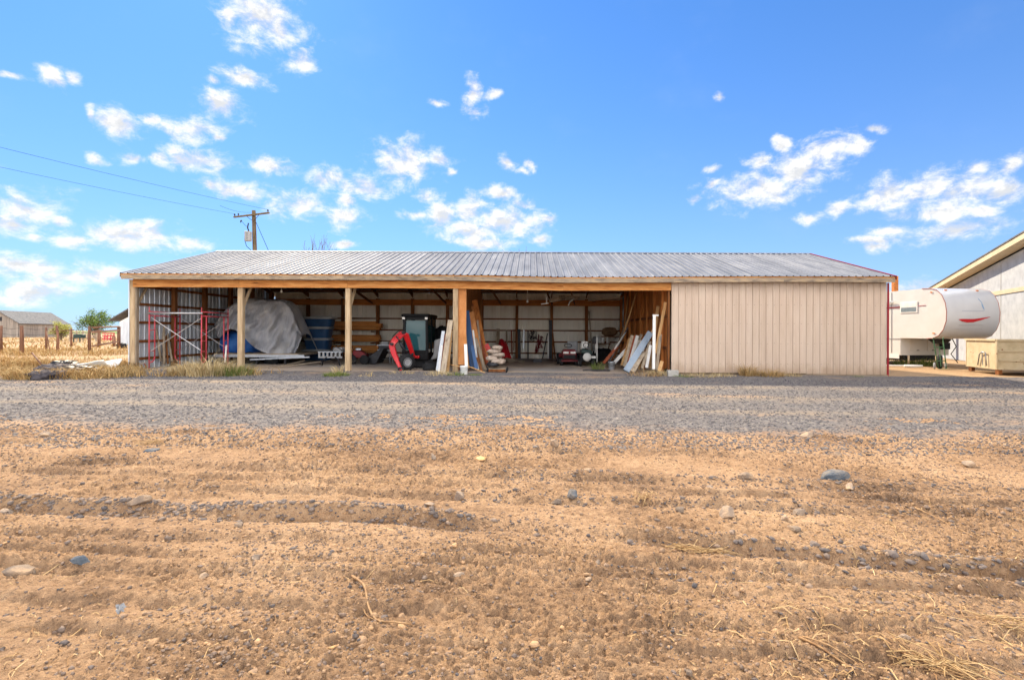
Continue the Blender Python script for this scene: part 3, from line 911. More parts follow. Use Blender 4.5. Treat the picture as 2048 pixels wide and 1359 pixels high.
for x in (BAYS[3] + 1.0, BAYS[4], BAYS[4] + 1.2, BAYS[2] + 1.8, BAYS[1] + 1.6):     # ties and knee braces under the roof
    MB().bar((x, 26.8, 2.95), (x - 0.5, 24.2, 3.75), 0.04, 0.12, (1, 0, 0)).build('brace', W_RAFT, barn)
for y, z in ((20.2, 3.62), (24.4, 3.62)):
    MB().box(BAYS[3] + 0.1, BAYS[5] - 0.1, y, y + 0.09, z, z + 0.04).build('tie_beam', W_GIRT, barn)
# plywood partition
for r in range(2):
    for i in range(8):
        y0, y1 = 17.6 + 1.15 * i, 17.6 + 1.15 * (i + 1) - 0.006
        z0 = 0.12 + 1.5 * r
        tz = (z0 + 1.494, z0 + 1.494) if r == 0 else (zr(y0) - 0.3, zr(y1) - 0.3)
        xo = BAYS[3] + 0.02 + random.uniform(0, 0.006)
        MB().hexa([(xo, y0, z0), (xo + 0.014, y0, z0), (xo + 0.014, y1, z0), (xo, y1, z0), (xo, y0, tz[0]), (xo + 0.014, y0, tz[0]), (xo + 0.014, y1, tz[1]), (xo, y1, tz[1])]).build('plywood_sheet', W_PLY, barn)
MB().box(BAYS[3] + 0.09, BAYS[3] + 0.36, 17.50, 17.52, 0.35, 2.94).build('plywood_sheet', W_PLY, barn)
# board partition at the closed bay: planks with studs in front
y = 17.62
while y < 26.7:
    w = random.choice((0.19, 0.24, 0.29))
    xo = BAYS[5] + random.uniform(-0.012, 0.012)
    MB().hexa([(a, yy, zz) for zz in (0.1 + random.uniform(0, 0.15),) for a, yy in ((xo - 0.02, y), (xo + 0.005, y), (xo + 0.005, y + w - 0.012), (xo - 0.02, y + w - 0.012))] +
              [(xo - 0.02, y, zr(y) - 0.35), (xo + 0.005, y, zr(y) - 0.35), (xo + 0.005, y + w - 0.012, zr(y + w) - 0.35), (xo - 0.02, y + w - 0.012, zr(y + w) - 0.35)]).build('plank', W_PLANK, barn)
    y += w
for y in (18.2, 19.4, 20.6, 21.8, 23.0, 24.2, 25.4, 26.5):
    MB().box(BAYS[5] - 0.13, BAYS[5] - 0.035, y - 0.02, y + 0.03, 0.1, zr(y) - 0.32).build('stud', W_PLANK, barn)
for z in (0.95, 2.05):
    MB().box(BAYS[5] - 0.075, BAYS[5] - 0.036, 17.7, 26.6, z - 0.05, z + 0.05).build('girt', W_GIRTY, barn)


# ------------------------------------------------------------------ things in the left bays
M_SCAF = mat('red_scaffold_paint', [L(178, 58, 70), L(202, 84, 94)], scale=9, rough=0.5, bump=0.15, rnd=0.06, spots=L(196, 150, 140), spot_scale=14, spot_size=0.05)
M_BRACE = mat('galvanised_brace', [L(176, 176, 178), L(204, 204, 204)], scale=12, rough=0.35, metal=0.6, bump=0.05)
M_TARP = mat('grey_tarp', [L(150, 152, 158), L(170, 170, 174), L(184, 180, 174)], scale=1.4, stretch=(3.0, 1.0, 0.8), rough=0.65, bump=0.9, bscale=2.2, rnd=0.02, bdist=0.12)
M_BLUET = mat('blue_tarp', [L(26, 72, 140), L(36, 92, 168), L(60, 116, 186)], scale=2.5, rough=0.5, bump=0.6, bscale=7, rnd=0.05, bdist=0.04)
M_BLUEP = mat('blue_plastic', [L(30, 58, 92), L(42, 78, 116)], scale=2.0, rough=0.4, bump=0.1, rnd=0.12)
M_GREYP = mat('grey_plastic', [L(126, 126, 128), L(152, 152, 152)], scale=3.0, rough=0.5, bump=0.1, rnd=0.1)
M_REDM = mat('red_machine_paint', [L(176, 22, 26), L(198, 30, 34)], scale=5, rough=0.3, bump=0.05, rnd=0.02, coat=0.3)
M_DKRED = mat('dark_red_paint', [L(92, 20, 26), L(122, 30, 36)], scale=5, rough=0.35, bump=0.05, rnd=0.05)
M_SACK = mat('dusty_sacks', [L(128, 112, 100), L(158, 142, 128), L(176, 160, 146)], scale=5, rough=0.9, bump=0.6, bscale=12, rnd=0.22, bdist=0.02)
M_SACKB = mat('brown_sacking', [L(104, 78, 54), L(138, 108, 78)], scale=6, rough=0.9, bump=0.6, bscale=14, rnd=0.1, bdist=0.02)
M_BLUES = mat('blue_sheet', [L(34, 62, 100), L(48, 84, 128)], scale=2, stretch=(1, 1, 0.3), rough=0.45, bump=0.1)
M_GUT = mat('blue_grey_gutter', [L(112, 126, 142), L(142, 154, 168)], scale=3, stretch=(1, 1, 0.3), rough=0.4, metal=0.3, bump=0.1)

# red scaffold: two arched end frames, cross braces, tie tube
sc = thing('scaffold', 'red tubular scaffold tower with arched frames and silver cross braces', 'scaffold', (-12.2, 18.3, gz(-12.2, 18)))
for fx in (-13.12, -11.32):
    b, r = MB(), 0.021
    z0 = gz(fx, 18)
    for ya, yi in ((17.62, 17.88), (19.16, 18.90)):
        b.tube([(fx, ya, z0), (fx, ya, z0 + 2.02)], r)
        b.tube([(fx, ya, z0 + 2.02), (fx, ya, z0 + 2.14)], 0.014)
        b.tube([(fx, yi, z0 + 0.42), (fx, yi, z0 + 1.84)], r)
        s_ = 1 if yi > ya else -1
        b.tube([(fx, yi, z0 + 0.42), (fx, yi - s_ * 0.04, z0 + 0.30), (fx, yi - s_ * 0.12, z0 + 0.24), (fx, ya, z0 + 0.22)], r)
        for zz in (0.62, 0.98, 1.34):
            b.tube([(fx, ya, z0 + zz), (fx, yi, z0 + zz)], 0.015)
    b.tube([(fx, 17.62, z0 + 1.84), (fx, 19.16, z0 + 1.84)], r)
    b.tube([(fx, 17.62, z0 + 1.98), (fx, 19.16, z0 + 1.98)], r)
    b.build('end_frame', M_SCAF, sc, smooth=True)
for yy in (17.66, 19.2):
    z0 = gz(-12.2, 18)
    for za, zb in ((1.78, 0.62), (0.62, 1.78)):
        MB().tube([(-13.1, yy + 0.02 * (za > zb), z0 + za), (-11.33, yy + 0.02 * (za > zb), z0 + zb)], 0.012, 6).build('cross_brace', M_BRACE, sc)
MB().tube([(-13.16, 17.6, gz(-12, 18) + 1.93), (-11.28, 17.6, gz(-12, 18) + 1.93)], 0.034, 10).build('tie_tube', M_BRACE, sc, smooth=True)
# second small red frame beside the blue tarp
b = MB()
c = G(470, 712)
for dx in (0, 0.22, 0.44):
    b.tube([c + Vector((dx, 0, 0)), c + Vector((dx, 0, 0.9 - 0.25 * (dx == 0.22)))], 0.02)
b.tube([c + Vector((0, 0, 0.9)), c + Vector((0.22, 0, 0.62)), c + Vector((0.44, 0, 0.9))], 0.02)
b.tube([c + Vector((0, 0, 0.35)), c + Vector((0.44, 0, 0.35))], 0.02)
tag(b.build('guard_frame', M_SCAF), 'short red tube frame standing between the scaffold and the blue tarp', 'frame')


def lean(name, label, cat, a, c, Ya, Yc, w, t, m, group=None, side=None):
    """a board or pipe from the picture place a (foot) to c (top)"""
    p, q_ = P(a[0], a[1], Ya), P(c[0], c[1], Yc)
    if t is None:
        o = MB().tube([p, q_], w / 2, 8).build(name, m, smooth=True)
    else:
        o = MB().bar(p, q_, w, t, side).build(name, m)
    return tag(o, label, cat, group)


lean('fence_post', 'pale round post leaning on the left wall behind the scaffold, leftmost', 'post', (322, 722), (312, 655), 18.6, 18.6, 0.08, None, W_GREY)
lean('fence_post', 'tall grey post with pointed top leaning behind the scaffold', 'post', (328, 728), (327, 645), 18.7, 19.0, 0.10, None, W_GREY)
lean('fence_post', 'slim brown post leaning right of the tall grey pointed one', 'post', (336, 727), (331, 668), 18.8, 19.1, 0.07, None, W_STUD)
lean('fence_post', 'dark post leaning against the middle stud behind the scaffold', 'post', (344, 722), (334, 662), 18.9, 19.2, 0.08, None, W_GREY)
lean('white_strip', 'white plastic strip lying aslant at the foot of the corner post', 'strip', (284, 739), (276, 722), 17.5, 18.2, 0.07, 0.015, M_WHITE)
lean('pipe', 'rusty thin pipe leaning beside the corner post', 'pipe', (293, 735), (278, 703), 17.9, 18.3, 0.04, None, W_RED)
lean('white_post', 'short white post standing in the weeds under the scaffold', 'post', (450, 724), (453, 690), 18.3, 18.4, 0.05, None, M_WHITE)
o = MB().grid(9, 7, lambda u, v: P(277 + 28 * u + 3 * math.sin(5 * v), 733 - 24 * v * (1 - 0.4 * u) + 2 * math.sin(9 * u), 18.6 + 0.6 * v + 0.1 * math.sin(7 * u + 4 * v))).build('tarp_heap', M_DARK, smooth=True)
tag(o, 'dark crumpled sheet heaped in the corner by the left wall', 'sheet')

# trailer under the covered load
tr = thing('flat_trailer', 'low steel flat trailer carrying the grey tarp-covered load', 'trailer', P(530, 722, 20.6))
p0, p1 = P(440, 712, 20.6), P(601, 716, 20.4)
MB().box(p0.x, p1.x, 20.2, 23.0, 0.50, 0.58).build('deck', W_GREYX, tr)
MB().box(p0.x, p1.x + 0.25, 20.16, 20.19, 0.44, 0.54).build('side_rail', M_STEEL, tr)
MB().bar((p0.x + 1.6, 19.9, 0.36), (p1.x + 0.5, 20.1, 0.46), 0.05, 0.08).build('ramp_bar', M_STEEL, tr)
for xx in (p0.x + 0.5, p0.x + 1.6, p1.x - 0.6):
    MB().box(xx, xx + 0.06, 20.3, 20.4, 0.05, 0.5).build('leg', M_DARK, tr)
for xx in (p0.x + 1.1, p0.x + 2.0):
    MB().lathe([(0.0, -0.09), (0.14, -0.09), (0.27, -0.08), (0.30, -0.04), (0.30, 0.04), (0.27, 0.08), (0.14, 0.09), (0.0, 0.09)], (xx, 20.75, 0.33), 18, (0, 1, 0)).build('wheel', M_BLACK, tr, smooth=True)

# blue tarp bundle
def lump(cpx, cpy, rx, ry, rz, Y, m, name, label, cat, seed=0, group=None, amp=0.12, nu=22, nv=14, flat=-1.0, fold=6.0):
    c = P(cpx, cpy, Y)

    def fn(u, v):
        a, e = u * 2 * math.pi, (v - 0.5) * math.pi
        d = 1 + amp * math.sin(fold * a + seed) * math.cos(3 * e + seed) + amp * 0.7 * math.sin(2.3 * fold * a + 5 * e + seed * 2) + amp * 0.5 * math.sin(9 * e - 3 * a + seed)
        x, y, z = math.cos(e) * math.cos(a), math.cos(e) * math.sin(a), math.sin(e)
        x, y = math.copysign(abs(x) ** 0.75, x), math.copysign(abs(y) ** 0.75, y)
        z = math.copysign(abs(z) ** 0.7, z)
        return (c.x + rx * x * d, c.y + ry * y * d, c.z + rz * max(z, flat) * d)
    return tag(MB().grid(nu, nv, fn).build(name, m, smooth=True), label, cat, group)


lump(482, 686, 0.80, 0.42, 0.52, 21.45, M_BLUET, 'tarp_bundle', 'blue tarp bundle showing under the lifted edge of the grey tarp', 'tarp', 1.3, amp=0.05, nu=48, nv=30, fold=3.0)
# the grey tarp over a tall load: a draped sheet
TOP = [(428, 650), (440, 630), (462, 607), (492, 600), (540, 600), (556, 603), (580, 609), (592, 638), (605, 672)]
BOT = [(430, 652), (436, 682), (455, 655), (478, 662), (500, 688), (520, 702), (556, 713), (588, 714), (604, 674)]


def chaikin(p, n=3):
    for _ in range(n):
        q = [p[0]]
        for a, b_ in zip(p[:-1], p[1:]):
            q += [(a[0] * 0.75 + b_[0] * 0.25, a[1] * 0.75 + b_[1] * 0.25), (a[0] * 0.25 + b_[0] * 0.75, a[1] * 0.25 + b_[1] * 0.75)]
        p = q + [p[-1]]
    return p


TOP, BOT = chaikin(TOP), chaikin(BOT)


def pl(pts, t):
    k = t * (len(pts) - 1)
    i = min(int(k), len(pts) - 2)
    f = k - i
    return (pts[i][0] * (1 - f) + pts[i + 1][0] * f, pts[i][1] * (1 - f) + pts[i + 1][1] * f)


def tarp(u, v):
    tp, bt = pl(TOP, u), pl(BOT, u)
    if v < 0.6:
        s_ = v / 0.6
        x, y = bt[0] + (tp[0] - bt[0]) * s_, bt[1] + (tp[1] - bt[1]) * s_
        Y = 20.30 + 0.75 * s_ ** 2.2 * (0.5 + 0.5 * math.sin(math.pi * u)) + 0.9 * (2 * u - 1) ** 2 + 0.25 * math.sin(math.pi * min(1, s_ * 1.1))
        amp_ = (1 - s_ * 0.55)
        Y += amp_ * (0.12 * math.sin(24 * u + 5 * s_) + 0.09 * math.sin(47 * u - 9 * s_) + 0.05 * math.sin(83 * u - 6 * s_) + 0.05 * math.sin(60 * (u - 0.45 * s_)) * max(0, 1 - abs(u - 0.5) * 3)) + 0.05 * math.sin(15 * s_ + 11 * u)
        p = P(x, y, Y)
        return p
    s_ = (v - 0.6) / 0.4
    p = P(tp[0], tp[1], 21.05 + 0.9 * (2 * u - 1) ** 2)
    return Vector((p.x, p.y + 1.7 * s_, p.z + 0.10 * math.sin(math.pi * min(1, s_ * 2.0)) - 1.5 * max(0, s_ - 0.45) + 0.03 * math.sin(22 * u)))


o = MB().grid(110, 64, tarp).build('tarp_cover', M_TARP, smooth=True)
tag(o, 'large grey tarp draped over a tall load behind the second post', 'tarp')

# stack of blue tubs
c = G(630, 721)
zb = c.z
for i, (w, h, lab) in enumerate(((1.22, 0.52, 'blue plastic tub at the bottom of the stack right of the grey tarp'), (1.16, 0.52, 'blue plastic tub second from the bottom of the stack'),
                                 (1.16, 0.52, 'blue plastic tub second from the top of the stack'), (1.34, 0.46, 'dark blue tub with wide grey rim topping the stack'))):
    t = thing('storage_tub', lab, 'tub', (c.x - 0.05 + 0.05 * i, c.y + 0.5, zb), 'stacked blue tubs')
    cx, cy = c.x - 0.08 + 0.03 * i, c.y + 0.5

    def ring(r, z):
        return [(cx + r * w * math.copysign(abs(math.cos(a)) ** 0.5, math.cos(a)), cy + r * 0.85 * math.copysign(abs(math.sin(a)) ** 0.5, math.sin(a)), z) for a in [k * math.pi / 16 for k in range(32)]]
    b = MB()
    lv = [(0.43, 0.0), (0.46, h * 0.3), (0.48, h * 0.72), (0.49, h - 0.1), (0.30, h - 0.1)]
    for r, z in lv:
        b.v += ring(r, zb + z)
    b.f += [(k * 32 + j, k * 32 + (j + 1) % 32, (k + 1) * 32 + (j + 1) % 32, (k + 1) * 32 + j) for k in range(len(lv) - 1) for j in range(32)]
    b.build('shell', M_BLUEP, t, smooth=True)
    b = MB()
    lv = [(0.49, h - 0.12), (0.54, h - 0.10), (0.55, h - 0.03), (0.50, h - 0.004), (0.2, h - 0.004)]
    for r, z in lv:
        b.v += ring(r, zb + z)
    b.f += [(k * 32 + j, k * 32 + (j + 1) % 32, (k + 1) * 32 + (j + 1) % 32, (k + 1) * 32 + j) for k in range(len(lv) - 1) for j in range(32)]
    b.build('rim', M_GREYP, t, smooth=True)
    zb += h
ORD = {4: ('lowest', 'second from the bottom', 'second from the top', 'topmost'), 3: ('lowest', 'middle one', 'topmost')}
# lumber on wall racks: three stacks of orange boards
for (x0, x1, y0, y1, n, nm) in ((663, 760, 642, 659, 4, 'upper'), (652, 759, 669, 682, 3, 'middle'), (661, 754, 690, 705, 3, 'lowest')):
    for i in range(n):
        a, c_ = P(x0 + random.uniform(-6, 8) * (i > 0), y1 - (y1 - y0) * (i + 0.5) / n, 26.35), P(x1 + random.uniform(-8, 4) * (i > 0), y1 - (y1 - y0) * (i + 0.5) / n, 26.35)
        hh = (y1 - y0) / n * 26.35 / FPX
        tag(MB().box(a.x, c_.x, 26.2 + 0.03 * random.random(), 26.55, a.z - hh / 2 + 0.004, a.z + hh / 2 - 0.004).build('lumber_board', W_LUMX), 'orange board, %s in the %s stack of lumber on the back wall' % (ORD[n][i], nm), 'board', '%s lumber stack' % nm)
    for xx, sd_ in ((x0 + 22, 'left'), (x1 - 14, 'right')):
        q_ = P(xx, y1 + 2, 26.4)
        tag(MB().box(q_.x - 0.04, q_.x + 0.04, 26.15, 26.85, q_.z - 0.07, q_.z - 0.01).build('rack_arm', W_STUD), 'wooden rack arm under the %s end of the %s stack of lumber' % (sd_, nm), 'rack arm', '%s lumber rack arms' % nm)
# grey perforated bench on black curved legs
bn = thing('steel_bench', 'grey perforated steel bench on curved black legs beside the blue tubs', 'bench', G(662, 731))
c = G(662, 731)
MB().box(c.x - 0.52, c.x + 0.46, c.y, c.y + 0.5, c.z + 0.52, c.z + 0.56).build('top', M_STEEL, bn)
b = MB()
for i in range(6):
    b.box(c.x - 0.5 + 0.16 * i, c.x - 0.42 + 0.16 * i, c.y - 0.01, c.y + 0.01, c.z + 0.36, c.z + 0.52)
b.box(c.x - 0.5, c.x + 0.44, c.y - 0.012, c.y + 0.012, c.z + 0.30, c.z + 0.37)
b.build('perforated_apron', M_GREYP, bn)
for s_ in (-1, 1):
    MB().tube([(c.x + s_ * 0.16, c.y, c.z + 0.34), (c.x + s_ * 0.30, c.y, c.z + 0.24), (c.x + s_ * 0.34, c.y, c.z)], 0.028).build('leg', M_DARK, bn, smooth=True)
MB().box(c.x + 0.02, c.x + 0.4, c.y + 0.1, c.y + 0.45, c.z + 0.56, c.z + 0.72).build('motor_housing', M_GREYP, bn, bevel=0.04)
MB().tube([(c.x + 0.02, c.y, c.z + 0.6), (c.x + 0.2, c.y - 0.03, c.z + 0.76), (c.x + 0.42, c.y, c.z + 0.62), (c.x + 0.46, c.y, c.z + 0.4)], 0.015).build('hose', M_BLACK, bn, smooth=True)
# dark tiller
tl = thing('tiller', 'dark red garden tiller with black tyres behind the third post', 'tiller', G(716, 729))
c = G(716, 729)
MB().prism([(c.x - 0.25, c.y, c.z + 0.3), (c.x + 0.28, c.y, c.z + 0.25), (c.x + 0.34, c.y, c.z + 0.42), (c.x + 0.05, c.y, c.z + 0.58), (c.x - 0.22, c.y, c.z + 0.56)], (0, 0, 0), (0, 0.4, 0)).build('engine_cover', M_DKRED, tl, bevel=0.03)
for s_ in (-0.24, 0.26):
    MB().lathe([(0, -0.06), (0.1, -0.06), (0.19, -0.05), (0.21, 0), (0.19, 0.05), (0.1, 0.06), (0, 0.06)], (c.x + s_, c.y - 0.02, c.z + 0.2), 16, (0.25, 1, 0)).build('wheel', M_BLACK, tl, smooth=True)
MB().tube([(c.x - 0.2, c.y + 0.2, c.z + 0.5), (c.x - 0.42, c.y + 0.35, c.z + 0.8), (c.x - 0.5, c.y + 0.4, c.z + 0.82)], 0.018).build('handlebar', M_DARK, tl, smooth=True)
MB().box(c.x - 0.1, c.x + 0.12, c.y - 0.02, c.y + 0.1, c.z + 0.58, c.z + 0.68).build('fuel_tank', M_STEEL, tl, bevel=0.02)
# black bucket of the loader
a = [P(728, 728, 21.0), P(752, 727, 21.0), P(768, 696, 21.0), P(756, 700, 21.0), P(734, 714, 21.0)]
tag(MB().prism(a, (0, 0, 0), (0, 1.0, 0)).build('loader_bucket', M_DARK, bevel=0.02), 'black wedge-shaped loader bucket on the gravel floor', 'bucket attachment')
# table saw on a stand
c = G(768, 727)
ts = thing('table_saw', 'grey table saw on a tall open stand left of the red machine', 'saw', c)
MB().box(c.x - 0.24, c.x + 0.28, c.y, c.y + 0.5, c.z + 0.55, c.z + 0.76).build('body', M_DARK, ts, bevel=0.02)
MB().box(c.x - 0.3, c.x + 0.34, c.y - 0.05, c.y + 0.6, c.z + 0.765, c.z + 0.80).build('table_top', M_STEEL, ts, bevel=0.008)
MB().box(c.x - 0.26, c.x + 0.3, c.y - 0.04, c.y - 0.005, c.z + 0.54, c.z + 0.60).build('front_rail', M_STEEL, ts)
MB().box(c.x - 0.15, c.x + 0.15, c.y + 0.1, c.y + 0.3, c.z + 0.803, c.z + 0.93).build('fence', M_GREYP, ts)
for s_ in (-1, 1):
    for yy in (0.02, 0.46):
        MB().tube([(c.x + s_ * 0.2, c.y + yy, c.z + 0.55), (c.x + s_ * 0.26, c.y + yy, c.z)], 0.018).build('leg', M_STEEL, ts)
MB().tube([(c.x - 0.24, c.y + 0.02, c.z + 0.2), (c.x + 0.24, c.y + 0.02, c.z + 0.2)], 0.014).build('stretcher', M_STEEL, ts)
lean('floor_plank', 'long grey plank lying on the gravel under the trailer edge', 'plank', (528, 739), (606, 722), 18.6, 20.4, 0.15, 0.04, W_GREYX, side=(0, 1, 0))
lean('floor_plank', 'grey plank reaching right from under the stacked tubs', 'plank', (560, 733), (640, 723), 19.2, 20.6, 0.12, 0.04, W_GREYX, side=(0, 1, 0))

# ------------------------------------------------------------------ the compact red machine
ld = thing('compact_loader', 'compact machine with black glass cab and bent red boom arm', 'loader', G(838, 730))
YC, YK = 18.85, 20.45
A, B_, C_, D_ = P(804, 709, YC), P(857, 709, YC), P(857, 630, YC), P(804, 630, YC)
xl, xr, zb, zt = A.x, B_.x, A.z, C_.z
MB().box(xl + 0.02, xr - 0.02, YC - 0.06, YK + 0.1, 0.42, zb + 0.04).build('chassis', M_CAB, ld, bevel=0.03)
MB().box(xl + 0.1, xr + 0.15, YC + 0.1, YK + 0.5, 0.16, 0.44).build('undercarriage', M_BLACK, ld, bevel=0.04)
for x, y in ((xl, YC), (xr, YC), (xl, YK), (xr, YK)):
    xi = x + (0.05 if x == xl else -0.05)
    MB().bar((xi, y, zb), (xi + (0.03 if x == xl else -0.03), y + (0.04 if y == YC else -0.04), zt - 0.05), 0.09, 0.09).build('cab_post', M_CAB, ld, bevel=0.02)
MB().box(xl, xr, YC - 0.025, YC + 0.07, zb, zb + 0.16).build('cab_sill', M_CAB, ld, bevel=0.02)
MB().box(xl + 0.01, xr - 0.01, YC - 0.005, YC + 0.08, zt - 0.18, zt - 0.06).build('cab_header', M_CAB, ld, bevel=0.02)
MB().bar((xr - 0.05, YC + 0.75, zb + 0.05), (xr - 0.06, YC + 0.8, zt - 0.08), 0.06, 0.06).build('door_pillar', M_CAB, ld)
MB().box(xl + 0.12, xr - 0.12, YC + 0.5, YC + 0.62, zb + 0.1, zb + 0.75).build('seat', M_BLACK, ld, bevel=0.05)
MB().box(xl + 0.06, xr - 0.3, YC - 0.22, YC - 0.03, 0.5, zb - 0.02).build('boom_mount', M_REDM, ld, bevel=0.03)
MB().box(xl - 0.03, xr + 0.03, YC - 0.06, YK + 0.06, zt - 0.07, zt + 0.05).build('cab_roof', M_CAB, ld, bevel=0.05)
MB().hexa([(xl + 0.1, YC + 0.03, zb + 0.17), (xr - 0.1, YC + 0.03, zb + 0.17), (xr - 0.1, YC + 0.036, zb + 0.17), (xl + 0.1, YC + 0.036, zb + 0.17),
           (xl + 0.12, YC + 0.08, zt - 0.19), (xr - 0.12, YC + 0.08, zt - 0.19), (xr - 0.12, YC + 0.086, zt - 0.19), (xl + 0.12, YC + 0.086, zt - 0.19)]).build('windscreen', M_GLASSY, ld)
for y0, y1 in ((YC + 0.12, YC + 0.74), (YC + 0.84, YK - 0.08)):
    MB().box(xr - 0.055, xr - 0.047, y0, y1, zb + 0.2, zt - 0.12).build('side_window', M_GLASSY, ld)
for xx in (xl + 0.02, xr - 0.12):
    MB().box(xx, xx + 0.10, YC - 0.10, YC - 0.03, zt - 0.16, zt - 0.08).build('work_light', M_WHITE, ld, bevel=0.01)
AP = [(827, 713, 18.5), (821, 694, 18.4), (812, 669, 18.25), (805, 666, 18.15), (788, 682, 17.9), (784, 691, 17.84), (788, 706, 17.8), (803, 740, 17.72)]
WD = [0.13, 0.16, 0.20, 0.22, 0.22, 0.20, 0.18, 0.09]
pts = [P(*a) for a in AP]
b = MB()
vs = []
for i, p in enumerate(pts):
    d = (pts[min(i + 1, len(pts) - 1)] - pts[max(i - 1, 0)]).normalized()
    n = Vector((-d.z, 0, d.x)).normalized()
    for a_, s_ in ((-1, -1), (1, -1), (1, 1), (-1, 1)):
        vs.append(p + n * a_ * WD[i] / 2 + Vector((0, s_ * 0.075, 0)))
fs = [(i * 4 + k, i * 4 + (k + 1) % 4, (i + 1) * 4 + (k + 1) % 4, (i + 1) * 4 + k) for i in range(len(pts) - 1) for k in range(4)] + [(3, 2, 1, 0), tuple(range(len(vs) - 4, len(vs)))]
b.add(vs, fs)
bo = b.build('boom_arm', M_REDM, ld, bevel=0.02)
b = MB()
b.tube([P(812, 706, 18.1), P(800, 684, 17.95)], 0.05, 10)
b.tube([P(800, 684, 17.95), P(793, 672, 17.9)], 0.028, 10)
b.build('hydraulic_cylinder', M_DARK, ld, smooth=True)
b = MB()
b.tube([P(808, 664, 18.0), P(796, 662, 17.9), P(786, 672, 17.78), P(780, 688, 17.74)], 0.018, 6)
b.build('hose', M_BLACK, ld, smooth=True)
for q0 in ((806, 665), (783, 688), (800, 736), (825, 708)):
    p = P(q0[0], q0[1], 17.66 if q0[0] < 812 else 18.4)
    MB().lathe([(0.0, -0.03), (0.045, -0.03), (0.05, 0.0), (0.045, 0.22), (0, 0.22)], (p.x, p.y, p.z), 12, (0, 1, 0)).build('pivot_pin', M_DARK, ld, smooth=True)
MB().prism([P(795, 736, 17.66), P(806, 734, 17.66), P(807, 743, 17.66), P(796, 744, 17.66)], (0, 0, 0), (0, 0.2, 0)).build('coupler', M_DARK, ld, bevel=0.01)
for (px, py, Y, r) in ((813, 724, 17.98, 0.30), (850, 728, 19.3, 0.30)):
    c = P(px, py, Y)
    ax = (0.62, -0.78, 0)
    w = MB().lathe([(0.12, -0.10), (0.2, -0.11), (r * 0.94, -0.10), (r, -0.05), (r, 0.05), (r * 0.94, 0.10), (0.2, 0.11), (0.12, 0.10)], c, 22, ax).build('wheel', M_BLACK, ld, smooth=True)
    MB().lathe([(0, 0.105), (0.05, 0.115), (0.13, 0.09), (0.15, 0.11), (0.165, 0.10)], c, 18, ax).build('rim', M_GREYP, w, smooth=True)
    b = MB()
    for k in range(14):
        t_ = 2 * math.pi * k / 14
        axv = Vector(ax).normalized()
        u = axv.cross(Vector((0, 0, 1))).normalized()
        v_ = axv.cross(u)
        rad = u * math.cos(t_) + v_ * math.sin(t_)
        b.bar(c + rad * r + axv * -0.09, c + rad * r + axv * 0.09 + (u * -math.sin(t_) + v_ * math.cos(t_)) * 0.05, 0.035, 0.035, rad)
    b.build('tread', M_BLACK, w)
MB().prism([P(868, 680, 19.2), P(882, 676, 19.2), P(881, 700, 19.2), P(874, 716, 19.2), P(858, 722, 19.2), P(866, 708, 19.2)], (0, 0, 0), (0, 0.8, 0)).build('fender', M_GREYP, ld, bevel=0.05)
lump(886, 668, 0.28, 0.35, 0.30, 20.6, M_BLACK, 'seat_cover', 'black cover bunched up behind the glass cab', 'cover', 2.0)
p = P(850, 735, 18.3)
tag(MB().box(p.x, p.x + 0.36, 18.3, 18.6, gz(p.x, 18) - 0.01, gz(p.x, 18) + 0.12).build('concrete_slab', M_CONC, bevel=0.01), 'small concrete slab on the floor before the cab', 'slab')
lump(862, 735, 0.26, 0.3, 0.19, 18.1, M_BLACK, 'rubber_heap', 'black rubber heap on the floor right of the concrete slab', 'heap', 3.1)


# ------------------------------------------------------------------ things round the plywood partition
lean('gutter_length', 'grey aluminium length leaning left of the partition post', 'gutter', (875, 741), (887, 662), 17.1, 17.5, 0.11, 0.05, M_STEEL)
lean('leaning_board', 'dark purple-brown board leaning between two pale ones by the partition post', 'board', (880, 741), (893, 668), 17.3, 17.7, 0.10, 0.03, W_RED)
lean('leaning_board', 'long whitish weathered board leaning against the partition post', 'board', (886, 745), (901, 640), 16.9, 17.36, 0.17, 0.035, W_GREY)
lean('leaning_board', 'short tan board low behind the whitish leaning board', 'board', (893, 742), (899, 690), 17.2, 17.7, 0.10, 0.03, W_TAN)
lean('leaning_sheet', 'tall dark blue sheet leaning on the plywood partition', 'sheet', (946, 733), (932, 621), 17.9, 18.2, 0.22, 0.02, M_BLUES)
lean('leaning_sheet', 'shorter blue sheet leaning in front of the tall blue one', 'sheet', (953, 737), (944, 690), 17.7, 18.0, 0.12, 0.02, M_BLUES)
lean('leaning_board', 'wide brown board leaning right of the tall blue sheet', 'board', (960, 732), (940, 624), 18.5, 18.9, 0.28, 0.02, W_PLY)
lean('leaning_board', 'tallest brown board leaning on the partition, reaching near the beam', 'board', (974, 728), (949, 600), 19.6, 20.2, 0.20, 0.03, W_PLANK)
lean('leaning_board', 'narrow red-brown board leaning among brown boards by the partition', 'board', (976, 730), (951, 645), 19.2, 19.8, 0.10, 0.03, W_RED)
lean('leaning_board', 'grey board leaning low right of the blue sheets', 'board', (970, 740), (951, 676), 18.2, 18.6, 0.12, 0.03, W_GREY)
lean('leaning_board', 'dark edge-on board leaning in front of the grey low one', 'board', (964, 741), (948, 700), 17.8, 18.2, 0.07, 0.03, W_STUD)
lean('white_pipe', 'slim white pipe leaning beside the sacks', 'pipe', (977, 724), (959, 665), 19.9, 20.3, 0.07, None, M_WHITE)
lean('leaning_board', 'pale short board standing upright behind the white bucket', 'board', (933, 737), (931, 688), 17.3, 17.45, 0.10, 0.03, M_WHITE)
